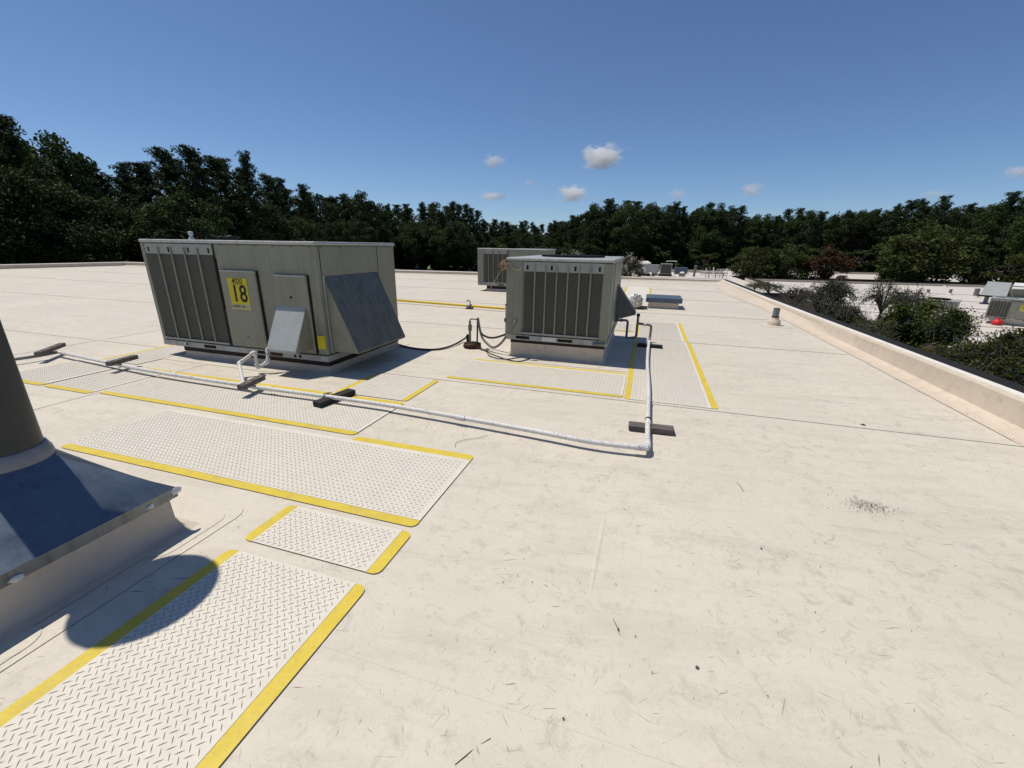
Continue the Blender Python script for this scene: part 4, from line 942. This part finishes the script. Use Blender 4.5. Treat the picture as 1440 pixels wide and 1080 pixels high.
def branches(rs, H, kind):
    trunk = MB(); tips = []
    lean = rs.normal(size=2) * .02 * H
    tp = [Vector((lean[0] * t ** 2 + .12 * sin(t * 7), lean[1] * t ** 2 + .1 * cos(t * 5) - .1, H * t)) for t in np.linspace(0, 1, 9)]
    trunk.tube(tp, [max(.03, .017 * H * (1 - t) ** .8 * .9) for t in np.linspace(0, 1, 9)], 7)
    def tpos(t): 
        i = min(int(t * 8), 7); return tp[i].lerp(tp[i + 1], t * 8 - i)
    return trunk, tpos
def pine(seed, H=21.0, R=3.6, z0=.30, nb=50, dens=34, pt=.55):
    rs = np.random.RandomState(seed); trunk, tpos = branches(rs, H, 'pine'); C = []; Z = []
    for i in range(nb):
        t = z0 + (1 - z0) * ((i + rs.rand()) / nb) ** .9
        q = (t - z0) / (1 - z0); L = R * (1 - q ** 2.3 * .78) * (.55 + .45 * min(1, q / .25)) * rs.uniform(.55, 1.15)
        a = i * 2.4 + rs.uniform(-.5, .5); p = tpos(min(t, .995)); el = rs.uniform(-.05, .45) + q * .5
        d = Vector((cos(a) * cos(el), sin(a) * cos(el), sin(el)))
        trunk.tube([p, p + d * L * .5 + Vector((0, 0, -.05 * L)), p + d * L], [.045 + .03 * (1 - q), .035, .012], 4, caps=False)
        for s in np.linspace(.42, 1.0, max(2, int(L * 1.5))):
            c = p + d * (L * s); m_ = int(dens * rs.uniform(.7, 1.3)); w = rs.uniform(.38, .66)
            g = np.clip(rs.normal(size=(m_, 3)), -1.7, 1.7) * np.array([w, w, w * .55]) * .62
            C.append(np.array(c) + g + np.array([0, 0, .12])); Z.append(rs.uniform(.15, .31, m_))
    top = np.array(tpos(.995)); g = np.clip(rs.normal(size=(dens * 4, 3)), -1.6, 1.6) * np.array([.45, .45, .6]); C.append(top - np.array([0, 0, .5]) + g); Z.append(rs.uniform(.13, .26, dens * 4))
    C = np.concatenate(C); Z = np.concatenate(Z); v, f = leaf_cards(rs, C, Z, .30, .25)
    return trunk, leaf_mesh('pine_crown', v, f, M['pine'])
def broad(seed, H=10.0, R=3.2, mat='broad', ncl=46, dens=120, ls=(.10, .20), zc=.58, petals=None, asp=.6, sq=1.0):
    rs = np.random.RandomState(seed); trunk, tpos = branches(rs, H * .72, 'broad'); C = []; Z = []; PC_ = []; PZ = []
    for i in range(ncl):
        u = rs.normal(size=3); u /= np.linalg.norm(u); rr = rs.uniform(.45, 1.0) ** .6
        c = np.array([u[0] * R * rr, u[1] * R * rr, H * zc + u[2] * H * (1 - zc) * .88 * rr * (1 if u[2] > 0 else .9) * sq])
        base = tpos(rs.uniform(.35, .95)); cv = Vector(c)
        trunk.tube([base, base.lerp(cv, .55) + Vector((0, 0, .06 * H * rs.uniform(0, 1))), cv], [.05 + .005 * H, .035, .012], 4, caps=False)
        w = R * rs.uniform(.17, .34); m_ = int(dens * rs.uniform(.6, 1.4)); g = rs.normal(size=(m_, 3)); g /= np.linalg.norm(g, axis=1)[:, None]
        g *= (rs.rand(m_, 1) ** .45) * w; g[:, 2] *= .75
        C.append(c + g); Z.append(rs.uniform(*ls, m_))
        if petals and u[2] > -.1:
            m2 = int(dens * .30); g = rs.normal(size=(m2, 3)) * w * .35; PC_.append(c + g + np.array([0, 0, w * .75])); PZ.append(rs.uniform(ls[0] * .7, ls[1] * .8, m2))
    C = np.concatenate(C); Z = np.concatenate(Z); v, f = leaf_cards(rs, C, Z, asp, .35)
    cr = leaf_mesh('leaf_crown', v, f, M[mat]); pm = None
    if petals:
        v, f = leaf_cards(rs, np.concatenate(PC_), np.concatenate(PZ), .7, .4); pm = leaf_mesh('blossom', v, f, M[petals])
    return trunk, cr, pm
def trunk_mesh(mb, mat='bark'):
    me = bpy.data.meshes.new('trunk'); me.from_pydata([tuple(v) for v in mb.v], [], mb.f); me.materials.append(M[mat]); me.polygons.foreach_set('use_smooth', [True] * len(me.polygons)); return me
KIT = {}
def kit(key, res): KIT[key] = (trunk_mesh(res[0]), res[1], res[2] if len(res) > 2 else None)
for i in range(6): kit(('pine', i), pine(10 + i, 21, [4.2, 4.9, 3.9, 5.2, 4.4, 4.6][i], [.12, .22, .10, .30, .38, .18][i], [62, 58, 66, 54, 44, 60][i], 46))
for i in range(3): kit(('broad', i), broad(30 + i, 14, 4.6, 'broad', 66, 230, (.10, .21)))
for i in range(2): kit(('olive', i), broad(40 + i, 10, 4.3, 'broad_olive', 60, 130, (.12, .24), .60))
for i in range(2): kit(('bush', i), broad(70 + i, 8, 3.4, 'broad', 60, 110, (.16, .32), .50, sq=1.15))
kit(('russet', 0), broad(50, 9, 3.4, 'russet', 40, 130, (.12, .22), .62))
kit(('crepe', 0), broad(60, 7, 2.6, 'broad', 40, 100, (.10, .18), .62, 'petal')); kit(('crepe', 1), broad(61, 7, 2.4, 'broad', 36, 100, (.10, .18), .62, 'petal_red'))
def tree(name, key, loc, s, rz, label, cat='tree', group=None, sz=None):
    r = thing(name, label, cat, loc, group, rz, False); r.scale = (s, s, sz or s)
    for nm, me in (('trunk', KIT[key][0]), ('crown', KIT[key][1]), ('blossom', KIT[key][2])):
        if me is None: continue
        o = bpy.data.objects.new(nm, me); COL.objects.link(o); o.parent = r
    return r
SKY = [(-200, 120), (0, 155), (22, 170), (50, 192), (66, 226), (80, 238), (96, 214), (115, 235), (150, 229), (178, 234), (200, 226), (222, 218), (250, 206), (280, 208), (300, 222), (322, 212), (346, 224), (362, 250), (392, 252), (405, 264), (430, 262), (460, 276), (500, 270), (530, 283), (555, 290), (580, 283), (605, 286), (632, 282), (660, 290), (682, 309), (720, 313), (742, 310), (765, 318), (800, 306), (830, 291), (852, 284), (880, 280), (915, 286), (948, 284), (970, 291), (1018, 287), (1040, 291), (1070, 303), (1100, 298), (1140, 293), (1170, 304), (1200, 291), (1240, 296), (1290, 284), (1320, 278), (1345, 286), (1385, 292), (1410, 281), (1440, 272), (1700, 230)]
rs = np.random.RandomState(3)
ZONES = [(60, 'at the far left edge'), (205, 'left of unit 18'), (310, 'above the coil of unit 18'), (440, 'above the middle of unit 18'), (560, 'above the right end of unit 18'),
         (670, 'left of the farther unit'), (780, 'above the farther unit'), (880, 'above the middle unit'), (1020, 'above the far rooftop equipment'), (1205, 'above the russet tree'), (1390, 'above the large spreading tree'), (9999, 'at the far right edge')]
def zone(px): return next(n for lim, n in ZONES if px < lim)
def wood_of(px): return 'trees of the near left wood' if px < 440 else ('trees of the middle wood' if px < 780 else 'trees of the distant right wood')
px = -130.0
while px < 1620:
    ytop = interp(px, SKY); el = max(horizon(px) - ytop, 20); right = px >= 780; hz = 13.5 if right else 12.2
    depth = F_PX * hz / el; zn = zone(px)
    for row in range(2):
        q = px + rs.uniform(-5, 5) + row * 6; dd = depth * (1 + row * .13) + rs.uniform(-1.2, 1.2)
        yt = interp(q, SKY) + (rs.uniform(-4, 6) if row == 0 else rs.uniform(3, 20)) * el / 100
        top = at_d(q, yt, dd); hgt = top.z + 7.0
        if hgt < 5: continue
        dome = rs.rand() < (.5 if right else .12)
        if dome:
            k_ = hgt / 13.6; tree('domed_tree', ('broad', rs.randint(3)), (top.x, top.y, -7.0), k_ * rs.uniform(.62, .85), rs.uniform(0, 6.28), ('dark dome topped tree standing among the pines ' if row == 0 else 'dark dome topped tree in the second row ') + zn, 'tree', wood_of(px), k_)
        else:
            k_ = hgt / 21.3; tree('pine_tree', ('pine', rs.randint(6)), (top.x, top.y, -7.0), k_ * rs.uniform(.85, 1.15), rs.uniform(0, 6.28), ('dark pine in the front row of the wood ' if row == 0 else 'dark pine in the second row of the wood ') + zn, 'pine tree', wood_of(px), k_)
    for row in range(2):
        f_ = .93 if (row == 0 and not right) else 1.10 + .12 * row
        dd = depth * f_; q = px + rs.uniform(-8, 8); top = at_d(q, horizon(q) - el * rs.uniform(.30, .60), dd); hgt = top.z + 7
        if hgt < 4 or (-37 < top.x < 5 and top.y < 29): continue
        if (15 < top.x < 78 and top.y < 120 and right) or (-11 < top.x < 17 and top.y < 102) or (-64 < top.x < -28 and 46 < top.y < 76): continue
        k_ = hgt / 13.2
        tree('broadleaf_tree', ('broad', rs.randint(3)), (top.x, top.y, -7.0), max(k_, .66) * rs.uniform(.9, 1.15), rs.uniform(0, 6.28), 'dark bushy broadleaf tree low in the wood ' + zn, 'tree', wood_of(px), k_)
    px += F_PX * 3.5 / depth
bx = 400.0; bi = 0
while bx < 1500:
    dd = 126 + rs.uniform(-6, 6); top = at_d(bx, horizon(bx) + 2, dd)
    if 15 < top.x < 78 and 90 < top.y < 120: dd *= 121 / top.y; top = at_d(bx, horizon(bx) + 2, dd)
    h = rs.uniform(7.5, 10.5); s_ = rs.uniform(1.1, 1.5)
    tree('thicket_bush', ('bush', bi % 2), (top.x, top.y, -7.0), s_, rs.uniform(0, 6.28), 'low dark bush at the foot of the wood ' + zone(bx), 'bush', 'thicket bushes at the foot of the wood', h / 8)
    bx += 27; bi += 1
def px_tree(name, key, px_, ytop, dist_y, width_px, label, group, base=-7.0, Hn=10.0, Rn=4.3):
    t_ = at_y(px_, ytop, dist_y); h = t_.z - base; depth = (CM @ np.array([t_.x, t_.y, t_.z - EYE]))[2]
    w = width_px * depth / F_PX
    return tree(name, key, (t_.x, t_.y, base), w / (2 * Rn), px_ * .7, label, 'tree', group, h / (Hn * .97))
G1 = 'trees between the lower roofs'
px_tree('round_tree', ('olive', 0), 1068, 343, 88.5, 62, 'olive green rounded tree beyond the end of the right parapet', G1)
px_tree('round_tree', ('olive', 1), 1112, 347, 89.5, 60, 'olive green rounded tree left of the russet tree', G1)
px_tree('round_tree', ('russet', 0), 1168, 346, 88.5, 62, 'russet tinged tree beyond the lower roof', G1, Hn=9, Rn=3.4)
px_tree('round_tree', ('olive', 1), 1315, 314, 92.0, 118, 'large spreading olive green tree behind the lower roof at the right', G1)
px_tree('round_tree', ('olive', 0), 1275, 345, 90.5, 60, 'smaller olive green tree at the left foot of the large spreading tree', G1)
px_tree('round_tree', ('olive', 0), 1425, 352, 90.0, 90, 'olive green tree at the right edge above the sheet metal housing', G1)
px_tree('crepe_myrtle', ('crepe', 0), 889, 361, 74.0, 34, 'bush with pale pink blossom beyond the corner of the middle unit', 'flowering bushes', Hn=7, Rn=2.6)
px_tree('crepe_myrtle', ('crepe', 0), 803, 357, 74.0, 40, 'bush with white blossom showing above the middle unit', 'flowering bushes', Hn=7, Rn=2.6)
px_tree('crepe_myrtle', ('crepe', 1), 838, 358, 72.0, 30, 'bush with reddish blossom showing above the right end of the middle unit', 'flowering bushes', Hn=7, Rn=2.4)

# courtyard trees close to the right parapet: fine leaves, arching twigs
def court_tree(seed, base, H, blobs, ntw, label, leafy=1.0, arch=1.0):
    """blobs: list of (cx,cy,cz,rx,ry,rz,leaves) in world space; trunk rises from base."""
    rs = np.random.RandomState(seed); r = thing('courtyard_tree', label, 'tree', tuple(base), 'trees of the courtyard beside the parapet'); base = Vector(base)
    wood = MB(); C = []; Z = []
    cen = Vector(np.mean([b[:3] for b in blobs], axis=0)); fork = Vector((cen.x, cen.y, base.z + (cen.z - base.z) * .45))
    for k_ in range(3):
        o = Vector((rs.uniform(-.15, .15), rs.uniform(-.15, .15), 0)); wood.tube([base + o, base.lerp(fork, .6) + o * 2, fork + o * 3], [.09, .075, .06], 6)
    for (cx, cy, cz, rx, ry, rz_, nl) in blobs:
        nl = int(nl * 1.5); c = Vector((cx, cy, cz)); hub = c + Vector((0, 0, -rz_ * .8))
        wood.tube(smooth_path([fork, fork.lerp(hub, .6) + Vector((rs.uniform(-.2, .2), rs.uniform(-.2, .2), .1)), hub], 3), [.05] * 3 + [.04] * 3 + [.035], 5)
        for i in range(ntw):
            u = rs.normal(size=3); u /= np.linalg.norm(u); u[2] = abs(u[2]) * 1.0 - .25
            e = c + Vector((u[0] * rx, u[1] * ry, u[2] * rz_)) * rs.uniform(.75, 1.08)
            m1 = hub.lerp(e, .55) + Vector((0, 0, rz_ * .35 * arch)); dr_ = e + Vector((u[0] * .16 * rx, u[1] * .16 * ry, -.20 * rz_ * arch))
            path = smooth_path([hub, m1, e, dr_], 4); wood.tube(path, list(np.linspace(.022, .006, len(path))), 4, caps=False)
            for s_ in range(3, len(path)):
                for q in range(2):
                    d = rs.normal(size=3) * .12; e2 = path[s_] + Vector(d); 
                    wood.tube([path[s_], path[s_].lerp(e2, .5) + Vector((0, 0, .025)), e2], [.007, .005, .0035], 3, caps=False)
                    if rs.rand() < .9 * leafy:
                        m_ = rs.randint(4, 9); C.append(np.array(e2) + rs.normal(size=(m_, 3)) * .05); Z.append(rs.uniform(.016, .034, m_))
        if not nl: continue
        g = rs.normal(size=(nl, 3)); g /= np.linalg.norm(g, axis=1)[:, None]; g *= rs.rand(nl, 1) ** .5
        lump = rs.normal(size=(40, 3)); lump /= np.linalg.norm(lump, axis=1)[:, None]; lump *= rs.uniform(.25, .85, (40, 1))
        idx = rs.randint(40, size=nl); pos = lump[idx] + g * .27
        C.append(np.array([cx, cy, cz]) + pos * np.array([rx, ry, rz_])); Z.append(rs.uniform(.024, .050, nl))
    C = np.concatenate(C); Z = np.concatenate(Z); C = C[C[:, 0] > 4.12]; Z = Z[:len(C)]
    v, f = leaf_cards(rs, C - np.array(base), Z, .5, .3); o = bpy.data.objects.new('crown', leaf_mesh('courtyard_crown', v, f, M['myrtle'])); COL.objects.link(o); o.parent = r
    mesh_obj('branches', wood, M['twig'], r, 80)
def blob_px(px_, py_, X, rpx, rpy, nl, ry=None):
    c = at_x(px_, py_, X); depth = (CM @ np.array([c.x, c.y, c.z - EYE]))[2]; k_ = depth / F_PX
    return (c.x, c.y, c.z, rpx * k_ * .85, ry or rpx * k_ * .85, rpy * k_, nl)
b = [blob_px(1282, 462, 6.6, 62, 44, 8500), blob_px(1232, 474, 6.4, 42, 34, 4200), blob_px(1332, 462, 6.6, 26, 32, 2800), blob_px(1300, 520, 5.6, 60, 30, 3500)]
court_tree(1, (6.6, 13.2, -7), 7, b, 28, 'dense dark green bushy tree rising just beyond the right parapet')
b = [blob_px(1245, 418, 7.4, 28, 28, 0), blob_px(1275, 425, 7.2, 24, 22, 0)]
court_tree(2, (7.6, 16.5, -7), 7, b, 22, 'bare twiggy tree standing out above the dense bushy tree', .35)
b = [blob_px(1158, 425, 6.3, 42, 32, 0), blob_px(1185, 445, 6.0, 30, 20, 1100), blob_px(1120, 420, 6.6, 30, 18, 0), blob_px(1160, 457, 5.6, 50, 14, 2400), blob_px(1175, 410, 6.5, 26, 18, 0), blob_px(1108, 438, 5.0, 34, 13, 1500), blob_px(1205, 486, 5.0, 44, 20, 2200)]
court_tree(3, (6.3, 18.0, -7), 7, b, 44, 'sparse tree with arching grey twigs farther along the right parapet', .30, 1.5)
b = [blob_px(1395, 502, 5.9, 40, 26, 3000), blob_px(1432, 500, 5.9, 34, 34, 2000), blob_px(1370, 512, 5.6, 30, 22, 1800), blob_px(1420, 540, 5.2, 50, 26, 2500)]
court_tree(4, (5.9, 9.5, -7), 7, b, 28, 'dark low tree crown at the right edge just beyond the parapet', .9)
b = [blob_px(1082, 405, 7.0, 20, 9, 0), blob_px(1062, 402, 7.4, 14, 6, 0)]
court_tree(5, (7.0, 28, -7), 7, b, 18, 'smallest twig crown beyond the parapet, farthest from the camera', .7)

# ================================================================== CLOUDS
def make_cloud_mat():
    t = NT('cloud_vapour'); tr = t.t; tr.nodes.remove(t.b)
    out = [n for n in tr.nodes if n.type == 'OUTPUT_MATERIAL'][0]
    pv = t.n('ShaderNodeVolumePrincipled'); pv.inputs['Color'].default_value = (.995, .995, .995, 1); pv.inputs['Anisotropy'].default_value = -.1
    c = t.coord('Object'); ln = t.n('ShaderNodeVectorMath', operation='LENGTH'); t.l(c, ln.inputs[0])
    nz = t.noise(2.2, 6, .62, .3); d = t.math('SUBTRACT', 1.05, ln.outputs['Value'])
    d = t.math('ADD', d, t.math('MULTIPLY', t.math('SUBTRACT', nz, .5), 1.9))
    oi = t.n('ShaderNodeObjectInfo')
    d = t.math('MULTIPLY', t.math('MAXIMUM', t.math('SUBTRACT', d, .28), 0.0), t.math('MULTIPLY', oi.outputs['Alpha'], .05))
    t.l(d, pv.inputs['Density']); t.l(pv.outputs[0], out.inputs['Volume']); return t.m
M['cloud'] = make_cloud_mat()
import bmesh as _bm
cb_ = _bm.new(); _bm.ops.create_icosphere(cb_, subdivisions=3, radius=1.35); cme = bpy.data.meshes.new('cloud'); cb_.to_mesh(cme); cb_.free(); cme.materials.append(M['cloud'])
CL = [(847, 221, 44, 19, 1.0, 'largest small white cloud right of the middle of the sky'), (806, 272, 32, 13, 1.0, 'bright flat bottomed cloud just above the trees'), (694, 227, 20, 12, .7, 'thin white wisp of cloud left of the largest cloud'),
      (692, 276, 25, 8, .75, 'long thin low cloud above the middle of the wood'), (743, 257, 11, 6, .45, 'tiny faint puff between the two left clouds and the larger ones'), (846, 283, 9, 7, .5, 'tiny puff touching the treetops right of the flat bottomed cloud'),
      (953, 273, 17, 10, .4, 'faint soft cloud above the distant wood'), (1057, 267, 21, 13, .5, 'soft hazy cloud above the trees beyond the right parapet'), (1432, 241, 22, 11, .45, 'soft pale cloud cut by the right edge'), (1312, 273, 22, 7, .25, 'very faint low cloud streak above the trees at the right')]
for (x, y, rx, ry, dn, lab) in CL:
    dep = 2600.0; c = at_d(x, y, dep); k_ = dep / F_PX
    o = bpy.data.objects.new('cloud', cme); COL.objects.link(o); o.location = c; o.scale = (rx * k_, rx * k_ * .8, ry * k_ * 1.05); o.rotation_euler = (0, 0, x * .01); o.color = (1, 1, 1, dn)
    tag(o, lab, 'cloud', 'small fair weather clouds')

# ================================================================== SMALL LITTER ON THE ROOF
rg = random.Random(21); mb = MB()
def chip(x, y, s, a, asp=.35, z=.0075):
    u = Vector((cos(a), sin(a), 0)) * s; v = Vector((-sin(a), cos(a), 0)) * s * asp; c = Vector((x, y, z))
    mb.add([c - u, c - v + Vector((0, 0, s * .12)), c + u, c + v + Vector((0, 0, s * .2))], [(0, 1, 2, 3), (3, 2, 1, 0)])
for i in range(330): chip(rg.uniform(-1.0, 3.4), rg.uniform(.3, 4.5), rg.uniform(.002, .006), rg.uniform(0, 6.3), rg.uniform(.2, .7))
for i in range(260): chip(rg.uniform(-9, 3.2), rg.uniform(2.0, 12), rg.uniform(.004, .010), rg.uniform(0, 6.3), rg.uniform(.15, .6))
for i in range(420):
    y = rg.uniform(3.5, 20); chip(3.50 + abs(rg.gauss(0, .05)) - .22 * (rg.random() < .3) * rg.random(), y, rg.uniform(.003, .009), rg.uniform(0, 6.3), rg.uniform(.2, .6), .0135)
for i in range(160): chip(rg.uniform(-5.5, .1), 3.44 + rg.gauss(0, .06), rg.uniform(.003, .008), rg.uniform(0, 6.3), rg.uniform(.2, .6), .0105)
c0 = at(1221, 712, 0)
mb_l = mb; mb = MB()
for i in range(420): chip(c0.x + rg.gauss(0, .06), c0.y + rg.gauss(0, .05), rg.uniform(.002, .0065), rg.uniform(0, 6.3), rg.uniform(.3, .8), .0075 + rg.uniform(0, .002))
gt = mesh_obj('grit_patch', mb, simple('dried_mud', (.23, .185, .13), .9, 0, .4, 60)); gt['kind'] = 'stuff'; mb = mb_l
for (x, y, s) in ((980, 940, .010), (432, 572, .012), (1213, 598, .03), (869, 886, .008), (792, 1012, .006)):
    p = at(x, y, 0); chip(p.x, p.y, s, rg.uniform(0, 3), .7); chip(p.x + s * .4, p.y, s * .6, rg.uniform(0, 3), .5, .009)
lt = mesh_obj('leaf_litter', mb, M['debris']); lt['kind'] = 'stuff'
mb = MB()
for (a, b, c_) in (((640, 1075), (668, 1052), (690, 1038)), ((862, 870), (868, 882), (872, 894)), ((935, 575 + 90), (1042, 684), (1046, 690)),):
    pts = [at(*q, .003) for q in (a, b, c_)] if a[0] != 935 else [at(1036, 678, .003), at(1042, 685, .003), at(1046, 691, .003)]
    mb.tube(pts, [.0012, .0018, .0010], 5)
mb.tube(smooth_path([at(686, 612, .01), at(672, 616, .01), at(655, 618, .01), at(642, 622, .01), at(640, 628, .01)], 4), .0016, 5)
tw = mesh_obj('twig_litter', mb, M['debris']); tw['kind'] = 'stuff'
